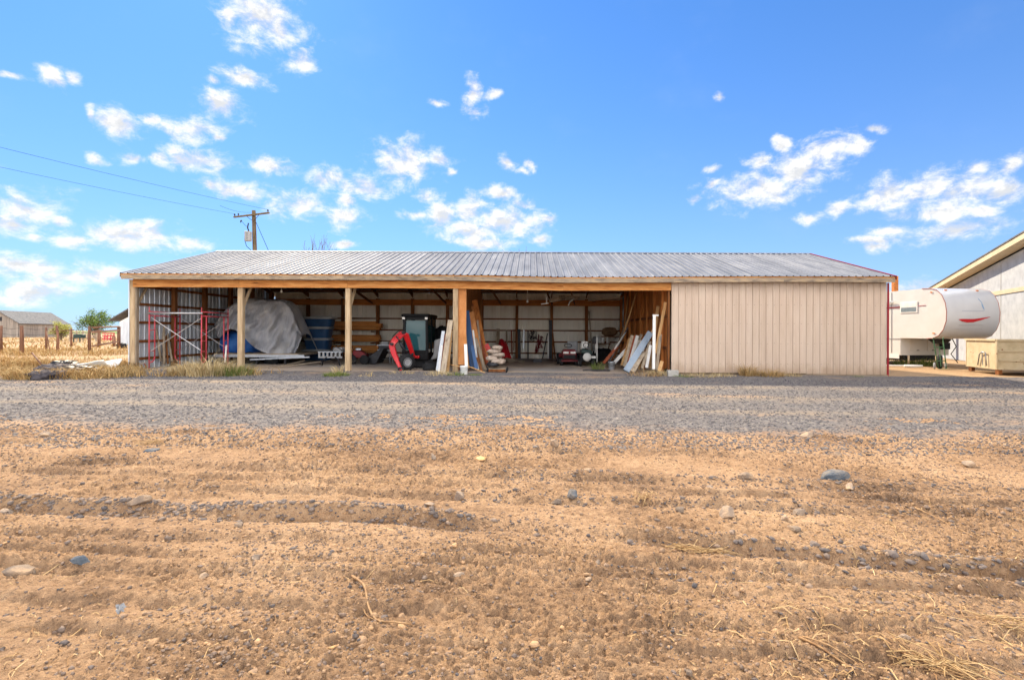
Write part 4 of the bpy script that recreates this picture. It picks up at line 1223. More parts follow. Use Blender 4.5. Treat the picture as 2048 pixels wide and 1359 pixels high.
for i, (a, c_, ya, yc, w, m, lab) in enumerate((
        ((936, 736), (928, 640), 17.75, 17.95, 0.08, W_TAN, 'slim tan board leaning left of the tall blue sheet'),
        ((957, 739), (946, 660), 17.95, 18.3, 0.06, W_WHITE, 'thin white batten leaning right of the shorter blue sheet'),
        ((966, 736), (955, 640), 18.9, 19.4, 0.07, W_GREY, 'thin grey batten leaning over the wide brown board'),
        ((979, 731), (963, 690), 19.4, 19.9, 0.10, W_GREY, 'low grey plank leaning behind the white pipe'),
        ((968, 733), (944, 612), 20.6, 21.0, 0.10, W_PLY, 'brown board leaning deepest along the partition'),
        ((878, 743), (884, 690), 17.0, 17.3, 0.07, W_WHITE, 'short white batten at the foot of the aluminium length'),
        ((896, 743), (903, 660), 17.15, 17.4, 0.07, W_TAN, 'slim tan board between whitish board and partition post'))):
    lean('leaning_board', lab, 'board', a, c_, ya, yc, w, 0.03, m)
lean('stick', 'thin brown stick lying aslant from the bucket to the cart', 'stick', (970, 745), (934, 731), 16.9, 17.1, 0.03, None, W_TAN)
lean('stick', 'thin pale stick lying across the foot of the partition post', 'stick', (936, 736), (892, 727), 17.2, 17.3, 0.03, None, W_TAN)


def bucket(name, label, c, r, h, m, ring_m):
    t = thing(name, label, 'bucket', c)
    MB().lathe([(0, 0), (r * 0.82, 0), (r * 0.84, 0.01), (r * 0.98, h * 0.86), (r * 1.04, h * 0.88), (r * 1.04, h), (r * 0.98, h), (r * 0.8, 0.03), (0, 0.03)], c, 24).build('shell', m, t, smooth=True)
    MB().tube([c + Vector((-r * 1.04, 0, h * 0.9)), c + Vector((-r * 0.8, -r * 0.75, h * 0.6)), c + Vector((0, -r * 1.05, h * 0.45)), c + Vector((r * 0.8, -r * 0.75, h * 0.6)), c + Vector((r * 1.04, 0, h * 0.9))], 0.005, 6).build('handle', ring_m, t)
    return t


bucket('bucket', 'white plastic bucket at the foot of the partition', G(928, 750), 0.125, 0.30, M_WHITE, M_STEEL)
bucket('bucket', 'grey metal bucket among the leaning gutters on the right', G(1223, 739), 0.13, 0.31, M_STEEL, M_DARK)
# low cart with sacks
c = G(992, 745)
ct = thing('flat_cart', 'low wooden cart on small wheels loaded with sacks', 'cart', c)
for i in range(4):
    MB().box(c.x - 0.32 + 0.002 * i, c.x + 0.34, c.y + 0.16 * i, c.y + 0.16 * i + 0.15, c.z + 0.12, c.z + 0.15).build('deck_board', W_GREYX, ct)
MB().box(c.x - 0.30, c.x + 0.32, c.y - 0.015, c.y - 0.002, c.z + 0.03, c.z + 0.12).build('front_rail', W_STUD, ct)
for dx in (-0.28, 0.36):
    MB().lathe([(0, -0.03), (0.06, -0.03), (0.085, -0.02), (0.085, 0.02), (0.06, 0.03), (0, 0.03)], (c.x + dx, c.y + 0.05, c.z + 0.085), 14, (1, 0, 0)).build('wheel', M_BLACK, ct, smooth=True)
    MB().lathe([(0, -0.03), (0.06, -0.03), (0.085, -0.02), (0.085, 0.02), (0.06, 0.03), (0, 0.03)], (c.x + dx, c.y + 0.55, c.z + 0.085), 14, (1, 0, 0)).build('wheel', M_BLACK, ct, smooth=True)
for i, (px, py, rx, rz, lab) in enumerate(((986, 728, 0.20, 0.08, 'dark bag lying lowest on the flat cart'), (996, 722, 0.24, 0.10, 'grey stuffed sack on the cart, bottom of the heap'), (985, 716, 0.20, 0.09, 'grey sack at the left of the heap on the cart'),
                                           (996, 709, 0.22, 0.08, 'pinkish-grey folded sack in the middle of the heap'), (988, 702, 0.22, 0.07, 'flat pale sack near the top of the heap on the cart'), (994, 695, 0.18, 0.08, 'topmost crumpled sack of the heap on the cart'))):
    lump(px, py, rx, 0.3, rz, 17.5 + 0.06 * i, M_SACK if i else M_DARK, 'sack', lab, 'sack', i * 1.7, 'sacks on the cart', amp=0.10)
lean('leaning_board', 'small red painted board stuck behind the sacks', 'board', (978, 700), (972, 688), 18.3, 18.3, 0.16, 0.03, mat('faded_red_paint', [L(150, 44, 46), L(172, 66, 62)], rough=0.7))
# red sled
sd = []
c0, c1 = P(1003, 679, 24.2), P(1014, 717, 23.6)


def sled(u, v):
    a = (u - 0.5) * 2
    p = c0.lerp(c1, v)
    w = 0.21 * (1 - 0.55 * max(0, 0.25 - v) / 0.25)
    return (p.x + a * w, p.y - 0.12 * (1 - a * a) - 0.10 * math.sin(math.pi * v) + 0.04 * math.cos(8 * a), p.z + 0.05 * (1 - a * a))


tag(MB().grid(15, 14, sled).add([sled(u / 14, v / 13) [0:1] + (sled(u / 14, v / 13)[1] + 0.05,) + sled(u / 14, v / 13)[2:3] for v in range(14) for u in range(15)], [(j * 15 + i, (j + 1) * 15 + i, (j + 1) * 15 + i + 1, j * 15 + i + 1) for j in range(13) for i in range(14)]).build('sled', mat('red_plastic', [L(150, 24, 34), L(170, 34, 42)], rough=0.35, bump=0.05), smooth=True), 'dark red plastic sled standing behind the sacks', 'sled')
q_ = G(1025, 725)
tag(MB().grid(14, 8, lambda u, v: (q_.x - 0.5 + 1.0 * u + 0.1 * v, q_.y - 0.5 + 1.3 * v + 0.2 * u, q_.z + 0.02 + 0.20 * (1 - u) * (0.4 + 0.6 * v) + 0.025 * math.sin(11 * u + 4 * v))).build('drop_cloth', mat('pale_canvas', [L(170, 158, 136), L(196, 186, 164)], rough=0.9, bump=0.4), smooth=True), 'pale canvas sheet spread on the floor beside the red sled', 'cloth')

# tools along the back wall of the right bay
YW = 26.75
for nm, lab, cat, a, c_, w, t, m in (
        ('leaning_board', 'wide grey board standing at the back wall above the sacks', 'board', (996, 694), (996, 657), 0.18, 0.03, W_GREY),
        ('leaning_board', 'narrow grey-brown board hung at the back wall left of a stud', 'board', (1014, 688), (1013, 659), 0.09, 0.03, W_GREY),
        ('long_handle', 'dark red tool handle hanging on the back wall near the sled', 'tool', (1024, 710), (1023, 660), 0.06, 0.03, W_RED),
        ('leaning_board', 'grey board hanging just left of the second back-wall stud', 'board', (1027, 700), (1028, 662), 0.07, 0.03, W_GREY),
        ('leaning_board', 'black plank standing right of the second back-wall stud', 'board', (1039, 722), (1038, 658), 0.15, 0.03, M_DARK),
        ('steel_bar', 'black steel bar standing between black plank and tangled harness', 'bar', (1056, 725), (1056, 660), 0.06, 0.04, M_DARK),
        ('hand_saw', 'old hand saw hanging left of the tangled red straps', 'saw', (1047, 697), (1048, 659), 0.07, 0.015, M_STEEL),
        ('leaning_board', 'white board standing beside the black stud at the back wall', 'board', (1096, 725), (1098, 664), 0.11, 0.03, M_WHITE),
        ('leaning_board', 'long black plank fixed on the third back-wall stud', 'board', (1101, 725), (1101, 640), 0.16, 0.03, M_DARK),
        ('long_handle', 'black shovel handle leaning aslant at the back wall', 'tool', (1084, 722), (1095, 666), 0.05, 0.03, M_DARK),
        ('stepladder_rail', 'brown ladder rail leaning right of the black plank', 'ladder rail', (1111, 722), (1105, 665), 0.08, 0.03, W_STUD)):
    lean(nm, lab, cat, a, c_, YW, YW + 0.05, w, t, m)


def tangle(name, label, cat, px, py, w, h, Y, m, n, r, seed):
    rd = random.Random(seed)
    b = MB()
    for i in range(n):
        pts = [P(px + rd.uniform(-w, w) / 2, py + rd.uniform(-h, h) / 2, Y - rd.uniform(0, 0.12)) for _ in range(5)]
        sm = []
        for k in range(len(pts) - 1):
            for t in (0, 0.33, 0.66):
                sm.append(pts[k].lerp(pts[k + 1], t) + Vector((0, 0, -0.05 * math.sin(math.pi * t))))
        b.tube(sm, r, 5)
    return tag(b.build(name, m, smooth=True), label, cat)


tangle('harness', 'tangled dark straps and chains hung on the back wall', 'harness', 1066, 670, 16, 22, 26.8, M_DARK, 7, 0.016, 5)
tangle('rope_coil', 'faded red rope looped on the back wall beside the dark straps', 'rope', 1080, 684, 14, 32, 26.8, M_DKRED, 6, 0.015, 8)
tangle('chain', 'dark red chain hanging lowest among the straps', 'chain', 1074, 696, 8, 18, 26.8, M_DKRED, 3, 0.02, 3)
c = G(1075, 725)
tb = thing('tool_box', 'black tool box with white handle on the floor by the back wall', 'tool box', c)
MB().box(c.x - 0.2, c.x + 0.2, c.y, c.y + 0.22, c.z, c.z + 0.17).build('body', M_DARK, tb, bevel=0.015)
MB().tube([(c.x - 0.12, c.y + 0.1, c.z + 0.17), (c.x - 0.1, c.y + 0.1, c.z + 0.3), (c.x + 0.1, c.y + 0.1, c.z + 0.3), (c.x + 0.12, c.y + 0.1, c.z + 0.17)], 0.014).build('handle', M_WHITE, tb, smooth=True)


# two ride-on mowers
def wheel(p, r, w, parent, m=None, ax=(1, 0, 0), hub=True):
    o = MB().lathe([(0, -w / 2), (r * 0.5, -w / 2), (r * 0.9, -w * 0.48), (r, -w * 0.25), (r, w * 0.25), (r * 0.9, w * 0.48), (r * 0.5, w / 2), (0, w / 2)], p, 18, ax).build('wheel', m or M_BLACK, parent, smooth=True)
    if hub:
        v = Vector(ax).normalized()
        b = MB()
        for s_ in (-1, 1):
            b.lathe([(0, s_ * (w / 2 + 0.012)), (r * 0.4, s_ * (w / 2 + 0.004)), (r * 0.45, s_ * w * 0.45)], p, 14, ax)
        b.build('hub', M_GREYP, o, smooth=True)
    return o


c = G(1139, 731)
mw = thing('riding_mower', 'dark red riding mower with white headlight strip facing out', 'mower', c)
MB().prism([(c.x - 0.28, c.y, c.z + 0.25), (c.x + 0.28, c.y, c.z + 0.25), (c.x + 0.30, c.y, c.z + 0.55), (c.x + 0.24, c.y, c.z + 0.68), (c.x - 0.24, c.y, c.z + 0.68), (c.x - 0.30, c.y, c.z + 0.55)], (0, 0, 0), (0, 0.75, 0)).build('hood', M_DKRED, mw, bevel=0.04)
MB().box(c.x - 0.26, c.x + 0.26, c.y - 0.02, c.y + 0.01, c.z + 0.28, c.z + 0.46).build('grille', M_BLACK, mw, bevel=0.01)
for s_ in (-1, 1):
    MB().box(c.x + s_ * 0.15 - 0.11, c.x + s_ * 0.15 + 0.11, c.y - 0.03, c.y + 0.01, c.z + 0.51, c.z + 0.59).build('headlight', M_WHITE, mw, bevel=0.012)
    wheel(Vector((c.x + s_ * 0.33, c.y + 0.12, c.z + 0.17)), 0.17, 0.13, mw)
    wheel(Vector((c.x + s_ * 0.38, c.y + 1.25, c.z + 0.25)), 0.25, 0.2, mw)
MB().box(c.x - 0.5, c.x + 0.45, c.y + 0.35, c.y + 1.0, c.z + 0.1, c.z + 0.26).build('deck', M_BLACK, mw, bevel=0.04)
MB().box(c.x - 0.4, c.x + 0.4, c.y + 0.8, c.y + 1.5, c.z + 0.32, c.z + 0.48).build('fender', M_DKRED, mw, bevel=0.05)
MB().box(c.x - 0.02, c.x + 0.44, c.y + 1.1, c.y + 1.2, c.z + 0.55, c.z + 1.0).build('seat_back', M_GREYP, mw, bevel=0.04)
MB().lathe([(0.15, -0.014), (0.175, 0), (0.15, 0.014), (0.14, 0)], (c.x, c.y + 0.85, c.z + 0.82), 20, (0, -0.5, 0.86)).build('steering_wheel', M_BLACK, mw, smooth=True)
MB().box(c.x - 0.34, c.x + 0.34, c.y - 0.10, c.y - 0.05, c.z + 0.18, c.z + 0.24).build('bumper', M_DKRED, mw, bevel=0.01)
c = G(1174, 733)
mw = thing('garden_tractor', 'dark green garden tractor with round white front plate', 'tractor', c)
MB().lathe([(0, 0), (0.15, 0), (0.17, 0.02), (0.17, 0.05), (0, 0.06)], (c.x, c.y + 0.02, c.z + 0.40), 20, (0, -1, 0)).build('front_plate', M_WHITE, mw, smooth=True)
GRN = mat('dark_green_paint', [L(28, 46, 44), L(40, 62, 58)], rough=0.35, bump=0.05)
MB().prism([(c.x - 0.24, c.y, c.z + 0.55), (c.x + 0.26, c.y, c.z + 0.50), (c.x + 0.2, c.y, c.z + 0.66), (c.x - 0.05, c.y, c.z + 0.72), (c.x - 0.22, c.y, c.z + 0.68)], (0, 0.05, 0), (0, 0.8, 0)).build('hood', GRN, mw, bevel=0.04)
MB().box(c.x - 0.26, c.x + 0.3, c.y + 0.08, c.y + 0.9, c.z + 0.2, c.z + 0.5).build('body', M_BLACK, mw, bevel=0.03)
MB().box(c.x - 0.14, c.x + 0.14, c.y + 0.9, c.y + 0.95, c.z + 0.72, c.z + 1.02).build('control_panel', M_WHITE, mw, bevel=0.02)
MB().lathe([(0.10, -0.012), (0.12, 0), (0.10, 0.012), (0.09, 0)], (c.x + 0.05, c.y + 0.88, c.z + 0.86), 18, (0, -1, 0.2)).build('steering_wheel', M_BLACK, mw, smooth=True)
MB().box(c.x + 0.18, c.x + 0.36, c.y - 0.05, c.y + 0.1, c.z + 0.34, c.z + 0.44).build('headlight', M_WHITE, mw, bevel=0.02)
for s_ in (-1, 1):
    wheel(Vector((c.x + s_ * 0.28, c.y + 0.05, c.z + 0.16)), 0.16, 0.13, mw)
    wheel(Vector((c.x + s_ * 0.36, c.y + 1.0, c.z + 0.26)), 0.26, 0.2, mw)
# shelf with cans
p0, p1 = P(1186, 686, 26.5), P(1222, 686, 26.5)
sh = thing('wall_shelf', 'wooden shelf with white cans on the back wall near the corner', 'shelf', ((p0.x + p1.x) / 2, 26.5, p0.z))
MB().box(p0.x, p1.x, 26.3, 26.85, p0.z - 0.03, p0.z).build('board', W_STUD, sh)
for x in (p0.x + 0.1, p1.x - 0.1):
    MB().bar((x, 26.35, p0.z - 0.03), (x, 26.84, p0.z - 0.35), 0.04, 0.04).build('bracket', W_STUD, sh)
for i, (px, lab) in enumerate(((1190, 'round grey pot at the left end of the wall shelf'), (1199, 'white can left of centre on the wall shelf'), (1206, 'white can right of centre on the wall shelf'), (1216, 'white square can with dark label at the right shelf end'))):
    q_ = P(px, 686, 26.4)
    if i == 0:
        o = MB().lathe([(0, 0), (0.12, 0), (0.17, 0.1), (0.17, 0.22), (0.1, 0.32), (0.05, 0.35), (0, 0.35)], (q_.x, 26.45, q_.z), 16).build('pot', M_GREYP, smooth=True)
    else:
        o = MB().lathe([(0, 0), (0.085, 0), (0.085, 0.28), (0.07, 0.31), (0.035, 0.32), (0.035, 0.36), (0, 0.36)], (q_.x, 26.45, q_.z), 14 if i < 3 else 4).build('can', M_WHITE, smooth=i < 3)
    tag(o, lab, 'pot' if i == 0 else 'can', 'cans on the wall shelf')
lump(1219, 663, 0.38, 0.25, 0.22, 26.4, M_SACKB, 'burlap_sack', 'brown sacking bundle on the rack above the white cans', 'sack', 0.6, amp=0.07)
p = P(1204, 672, 26.4)
tag(MB().box(p.x, p.x + 0.85, 26.2, 26.84, p.z - 0.04, p.z).build('upper_shelf', W_STUD), 'upper shelf board carrying the brown sacking bundle', 'shelf')
lump(1205, 714, 0.5, 0.35, 0.42, 25.2, M_BLACK, 'rubbish_bag', 'black rubbish bags heaped under the wall shelf', 'bag', 4.0, amp=0.08)
lean('white_pipe', 'white pipe standing upright before the garden tractor', 'pipe', (1194, 724), (1194, 673), 21.2, 21.3, 0.06, None, M_WHITE)
lean('white_pipe', 'short white pipe standing left of the taller one', 'pipe', (1190, 706), (1191, 687), 22.2, 22.3, 0.05, None, M_WHITE)
lean('wooden_pole', 'grey pole leaning at the back wall behind the garden tractor', 'pole', (1184, 702), (1178, 622), 26.2, 26.7, 0.07, None, W_GREY)
# long pieces leaning at the board partition
for nm, lab, cat, a, c_, ya, yc, w, t, m in (
        ('wooden_pole', 'long thin wooden pole leaning up to the beam near the corner', 'pole', (1246, 672), (1273, 585), 21.5, 21.5, 0.06, None, W_TAN),
        ('wooden_pole', 'dark thin pole leaning below the long wooden one', 'pole', (1233, 694), (1261, 624), 21.8, 22.0, 0.06, None, W_GREY),
        ('steel_pipe', 'grey steel pipe standing upright in the back right corner', 'pipe', (1246, 655), (1247, 592), 24.5, 24.5, 0.06, None, M_STEEL),
        ('wooden_pole', 'slim brown pole leaning beside the upright grey pipe', 'pole', (1250, 646), (1256, 591), 24.0, 24.0, 0.05, None, W_TAN),
        ('white_pipe', 'white pipe leaning highest among the pieces near the metal bucket', 'pipe', (1216, 719), (1251, 664), 20.6, 21.0, 0.07, None, M_WHITE),
        ('leaning_board', 'red-brown board leaning lowest left of the white pipe', 'board', (1207, 726), (1234, 693), 20.4, 20.8, 0.12, 0.03, W_RED),
        ('gutter_length', 'white gutter length leaning over the metal bucket', 'gutter', (1229, 725), (1254, 697), 19.8, 20.1, 0.12, 0.06, M_WHITE),
        ('leaning_board', 'brown board leaning behind the white gutter length', 'board', (1222, 720), (1246, 672), 21.0, 21.3, 0.11, 0.03, W_STUD),
        ('leaning_board', 'wide dark grey board leaning left in the group at the partition', 'board', (1250, 733), (1266, 671), 19.2, 19.6, 0.17, 0.03, W_GREY),
        ('leaning_board', 'red-brown board leaning between dark grey and white boards', 'board', (1255, 731), (1270, 671), 19.1, 19.5, 0.09, 0.03, W_RED),
        ('leaning_board', 'white board leaning in the middle of the group at the partition', 'board', (1259, 728), (1275, 671), 19.0, 19.4, 0.12, 0.03, W_WHITE),
        ('leaning_sheet', 'square whitish sheet standing behind the leaning gutters', 'sheet', (1280, 716), (1281, 680), 19.6, 19.7, 0.42, 0.015, M_CREAM),
        ('gutter_length', 'big blue-grey gutter leaning steeply to the right', 'gutter', (1252, 742), (1301, 665), 17.6, 18.3, 0.22, 0.10, M_GUT),
        ('leaning_board', 'tan-grey plank leaning under the big blue-grey gutter', 'board', (1265, 743), (1287, 704), 17.5, 18.0, 0.16, 0.04, W_GREY),
        ('leaning_board', 'white-grey board leaning right of the big gutter', 'board', (1284, 736), (1300, 682), 17.8, 18.2, 0.10, 0.03, W_GREY),
        ('leaning_board', 'pale board leaning just left of the white downspout', 'board', (1293, 735), (1301, 690), 17.8, 18.1, 0.10, 0.03, W_WHITE),
        ('leaning_board', 'slim white batten crossing over the big blue-grey gutter foot', 'board', (1268, 741), (1297, 676), 17.9, 18.4, 0.06, 0.03, W_WHITE),
        ('leaning_board', 'brown batten leaning between white-grey and pale boards', 'board', (1289, 738), (1296, 676), 18.0, 18.4, 0.06, 0.03, W_STUD),
        ('leaning_board', 'grey plank leaning behind the white board of the middle group', 'board', (1262, 726), (1283, 668), 19.7, 20.0, 0.10, 0.03, W_GREY),
        ('leaning_board', 'long brown batten leaning up beside the dark thin pole', 'board', (1228, 716), (1263, 632), 21.3, 21.6, 0.07, 0.03, W_STUD),
        ('steel_pipe', 'thin steel pipe leaning beside the white pipe near the bucket', 'pipe', (1219, 722), (1256, 655), 20.9, 21.2, 0.05, None, M_STEEL),
        ('leaning_board', 'narrow tan board leaning just right of the big gutter top', 'board', (1278, 738), (1305, 660), 18.1, 18.5, 0.07, 0.03, W_TAN),
        ('leaning_board', 'weathered batten leaning left of the wide dark grey board', 'board', (1243, 730), (1259, 676), 19.5, 19.9, 0.08, 0.03, W_TAN),
        ('leaning_board', 'thin dark batten leaning behind the white gutter length top', 'board', (1233, 722), (1262, 668), 20.2, 20.5, 0.05, 0.03, W_STUD),
        ('white_pipe', 'thin white pipe leaning across the square whitish sheet', 'pipe', (1262, 733), (1290, 672), 18.9, 19.3, 0.04, None, M_WHITE),
        ('leaning_board', 'long tan board leaning high behind the white downspout', 'board', (1300, 736), (1316, 612), 18.6, 18.8, 0.12, 0.03, W_TAN),
        ('leaning_board', 'grey board leaning right of the downspout foot', 'board', (1313, 740), (1321, 668), 17.7, 17.9, 0.10, 0.03, W_GREY),
        ('wooden_pole', 'pale wooden pole leaning rightmost against the partition front', 'pole', (1311, 706), (1331, 604), 17.9, 17.9, 0.10, 0.05, W_TAN),
        ('leaning_board', 'short brown board at the foot of the rightmost stud', 'board', (1318, 742), (1324, 722), 17.3, 17.5, 0.12, 0.03, W_TAN)):
    lean(nm, lab, cat, a, c_, ya, yc, w, t, m)
ds = thing('downspout', 'white metal downspout with elbow standing at the partition front', 'downspout', P(1307, 738, 17.5))
MB().bar(P(1307, 738, 17.5), P(1308.5, 629, 17.6), 0.10, 0.07).build('pipe', M_WHITE, ds, bevel=0.008)
MB().bar(P(1305, 630, 17.6), P(1317, 630.5, 17.6), 0.05, 0.07, (0, 0, 1)).build('elbow', M_WHITE, ds, bevel=0.008)
c = G(1347, 754)
tag(MB().box(c.x - 0.17, c.x + 0.17, c.y, c.y + 0.2, c.z - 0.05, c.z + 0.22).build('concrete_block', M_CONC, bevel=0.015), 'rough concrete block at the left foot of the beige wall', 'block')
c = G(1185, 742)
hs = MB().tube([c + Vector((-0.35, 0, 0.03)), c + Vector((-0.1, 0.05, 0.03)), c + Vector((0.1, -0.05, 0.04)), c + Vector((0.3, 0.02, 0.03)), c + Vector((0.62, -0.04, 0.03))], [0.02, 0.02, 0.03, 0.03, 0.02], 8)
tag(hs.build('hedge_trimmer', M_DARK, smooth=True), 'dark long-handled tool lying on the floor before the tractor', 'tool')
# bulbs and loose pieces under the roof
for i, (px, y0, y1, Y, lab) in enumerate(((1055, 582, 602, 20.5, 'bare bulb on a cord left of the hanging hook'), (563, 578, 582, 18.8, 'small bulb under the roof over the grey tarp'))):
    t = thing('hanging_bulb', lab, 'bulb', P(px, y1, Y), 'bulbs under the barn roof')
    MB().tube([P(px, y1, Y), P(px, y0 - 8, Y)], 0.008, 6).build('cord', M_WHITE, t)
    q_ = P(px, y1, Y)
    MB().lathe([(0, -0.06), (0.03, -0.045), (0.04, -0.01), (0.025, 0.03), (0.02, 0.05)], q_, 12).build('bulb', M_WHITE, t, smooth=True)
t = thing('ceiling_hook', 'white iron hook hanging from the roof of the right bay', 'hook', P(1093, 607, 20.5))
MB().tube([P(1093, 588, 20.5), P(1093, 606, 20.5)], 0.02, 6).build('rod', M_WHITE, t)
MB().tube([P(1082, 608, 20.5), P(1090, 607, 20.5), P(1097, 606, 20.5)], 0.022, 6).build('bar', M_WHITE, t)
for nm, lab, a, c_, Y, w in (('stored_panel', 'pale panel laid across the ties under the roof', (1124, 593), (1152, 595), 22.0, 0.10), ('stored_panel', 'grey panel laid left of the pale one under the roof', (1108, 599), (1120, 598), 22.0, 0.16),
                             ('stored_panel', 'long thin strip laid across the ties near the corner', (1180, 600), (1240, 597), 22.5, 0.05)):
    tag(MB().bar(P(a[0], a[1], Y), P(c_[0], c_[1], Y + 0.4), 0.5, w, (0, 1, 0)).build(nm, W_GREYX), lab, 'panel')
b = MB().tube([P(1137, 611, 21.0), P(1139, 604, 21.0), P(1144, 600, 21.1), P(1148, 597, 21.2)], 0.03, 8)
tag(b.build('bent_conduit', M_WHITE, smooth=True), 'bent white conduit hanging down from the roof ties', 'conduit')


# ------------------------------------------------------------------ utility pole and wires
M_POLE = wood('pole_wood', [L(66, 52, 38), L(92, 76, 56), L(108, 92, 70)], 'z', 0.05)
M_ARM = wood('crossarm_wood', [L(76, 64, 44), L(104, 90, 62), L(120, 106, 76)], 'x', 0.05)
M_WIRE = mat('dark_wire', [L(24, 28, 36), L(34, 38, 46)], rough=1.0, bump=0, spec=0.0)
YP = 34.0
base, top = P(511, 560, YP), P(507.5, 421, YP)
up = thing('utility_pole', 'wooden utility pole with crossarm and grey transformer box behind the barn', 'utility pole', (base.x, YP, 0))
MB().tube([(base.x + 0.05, YP, -0.2), (base.x, YP, 5.0), top], [0.16, 0.145, 0.12], 14).build('pole', M_POLE, up, smooth=True)
a0, a1 = P(468, 434, 34.75), P(538, 425.5, 33.15)
MB().bar(a0, a1, 0.10, 0.12, (0, 0, 1)).build('crossarm', M_ARM, up, bevel=0.01)
for s_, px, py in ((0.33, 494, 432), (0.67, 521, 430)):
    MB().bar(P(507, 443, YP - 0.12), a0.lerp(a1, 0.38 if s_ < 0.5 else 0.74) + Vector((0, -0.06, -0.05)), 0.03, 0.012).build('arm_brace', M_DARK, up)
INS = []
for t in (0.02, 0.13, 0.97):
    p = a0.lerp(a1, t) + Vector((0, 0, 0.05))
    MB().lathe([(0.02, 0), (0.02, 0.06), (0.055, 0.07), (0.06, 0.1), (0.035, 0.12), (0.045, 0.15), (0.02, 0.18), (0, 0.18)], p, 10).build('insulator', M_DARK, up, smooth=True)
    INS.append(p + Vector((0, 0, 0.16)))
t0 = P(500.5, 474, YP - 0.1)
for dx in (-0.09, 0.10):
    MB().box(t0.x + dx - 0.085, t0.x + dx + 0.085, YP - 0.5, YP - 0.22, t0.z - 0.32, t0.z + 0.32).build('transformer_box', M_GREYP, up, bevel=0.02)
MB().tube([P(497, 446, YP - 0.3), P(495, 455, YP - 0.35), P(498, 463, YP - 0.3)], 0.04, 8).build('cutout_fuse', M_DARK, up, smooth=True)
MB().tube([P(482, 440, YP - 0.1), P(481, 444, YP - 0.1), P(483, 440, YP - 0.1)], 0.05, 8).build('arrester', M_DARK, up, smooth=True)
MB().tube([P(483, 442, YP - 0.1), P(490, 450, YP - 0.2), P(497, 455, YP - 0.3)], 0.012, 6).build('jumper_wire', M_WIRE, up)
MB().tube([P(492, 466, YP - 0.3), P(489, 478, YP - 0.35), P(493, 492, YP - 0.3), P(503, 501, YP - 0.2)], 0.02, 6).build('conduit_loop', M_WIRE, up, smooth=True)
MB().tube([P(512, 444, YP), P(537, 501, 30.5)], 0.014, 6).build('guy_wire', M_WIRE, up)


def wire(label, a, c_, sagm, r=0.007, n=24):
    a, c_ = Vector(a), Vector(c_)
    pts = [a.lerp(c_, i / n) + Vector((0, 0, -4 * sagm * (i / n) * (1 - i / n))) for i in range(n + 1)]
    tag(MB().tube(pts, r, 5).build('power_line', M_WIRE, smooth=True), label, 'wire', 'wires of the utility pole')


dl = Vector((-4.4, -11.2, 0.0)) * 3.6
wire('lower power line running left from the near crossarm end', INS[0], INS[0] + dl + Vector((0, 0, 0.6)), 0.75)
wire('upper power line running left from the far crossarm tip', INS[2], INS[2] + dl + Vector((0, 0, 0.9)), 0.75)
wire('third short power line drooping left from the pole top', P(507, 424, YP), P(440, 411, 27.5), 0.15)


# ------------------------------------------------------------------ trees
def branches(b, p, d, ln, r, depth, rd, tips, spread=0.6, n=(2, 3)):
    q_ = p + d * ln
    mid = p.lerp(q_, 0.5) + Vector((rd.uniform(-1, 1), rd.uniform(-1, 1), rd.uniform(-1, 1))) * ln * 0.06
    b.tube([p, mid, q_], [r, r * 0.85, r * 0.66], 6, cap=False)
    tips.append(q_)
    if depth == 0:
        return
    for _ in range(rd.choice(n)):
        nd = (d + Vector((rd.uniform(-1, 1), rd.uniform(-1, 1), rd.uniform(-0.5, 0.8))) * spread).normalized()
        branches(b, q_ if rd.random() < 0.6 else mid, nd, ln * rd.uniform(0.62, 0.85), r * 0.6, depth - 1, rd, tips, spread, n)


def leaf_tree(name, label, base, h, rx, seed, m_leaf, nleaf, leaf, trunk=0.14, cat='tree', low=0.25):
    rd = random.Random(seed)
    t = thing(name, label, cat, base)
    b, tips = MB(), []
    for _ in range(3):
        branches(b, Vector(base), Vector((rd.uniform(-0.4, 0.4), rd.uniform(-0.3, 0.3), 1)).normalized(), h * 0.30, trunk, 4, rd, tips, 0.75)
    b.build('trunk', M_BARK, t, smooth=True)
    rs = np.random.default_rng(seed)
    nc = 34
    cs = []
    while len(cs) < nc:
        u = rs.normal(size=3)
        u /= np.linalg.norm(u)
        rr = rs.random() ** 0.45
        k = 0.62 + 0.38 * math.sin(3 * math.atan2(u[0], u[2]) + seed)
        cs.append((base[0] + u[0] * rr * rx * (0.75 + 0.35 * k), base[1] + u[1] * rr * rx * 0.8, base[2] + h * (low + (1 - low) * 0.5) + u[2] * rr * h * (1 - low) * 0.5 * (0.8 + 0.3 * k)))
    cs = np.array(cs)
    ci = rs.integers(0, nc, nleaf)
    c = cs[ci] + rs.normal(size=(nleaf, 3)) * rx * 0.13
    a, tl = rs.random(nleaf) * 6.283, rs.normal(size=nleaf) * 0.9
    u = np.stack([np.cos(a), np.sin(a), np.sin(tl) * 0.6], -1) * leaf
    w = np.stack([-np.sin(a) * np.cos(tl), np.cos(a) * np.cos(tl), np.sin(tl)], -1) * leaf * 0.55
    sz = (0.6 + 0.8 * rs.random(nleaf))[:, None]
    v = np.stack([c - u * sz, c - w * sz, c + u * sz, c + w * sz], 1).reshape(-1, 3)
    np_mesh('crown', v, np.arange(nleaf * 4).reshape(-1, 4), m_leaf, t)
    return t


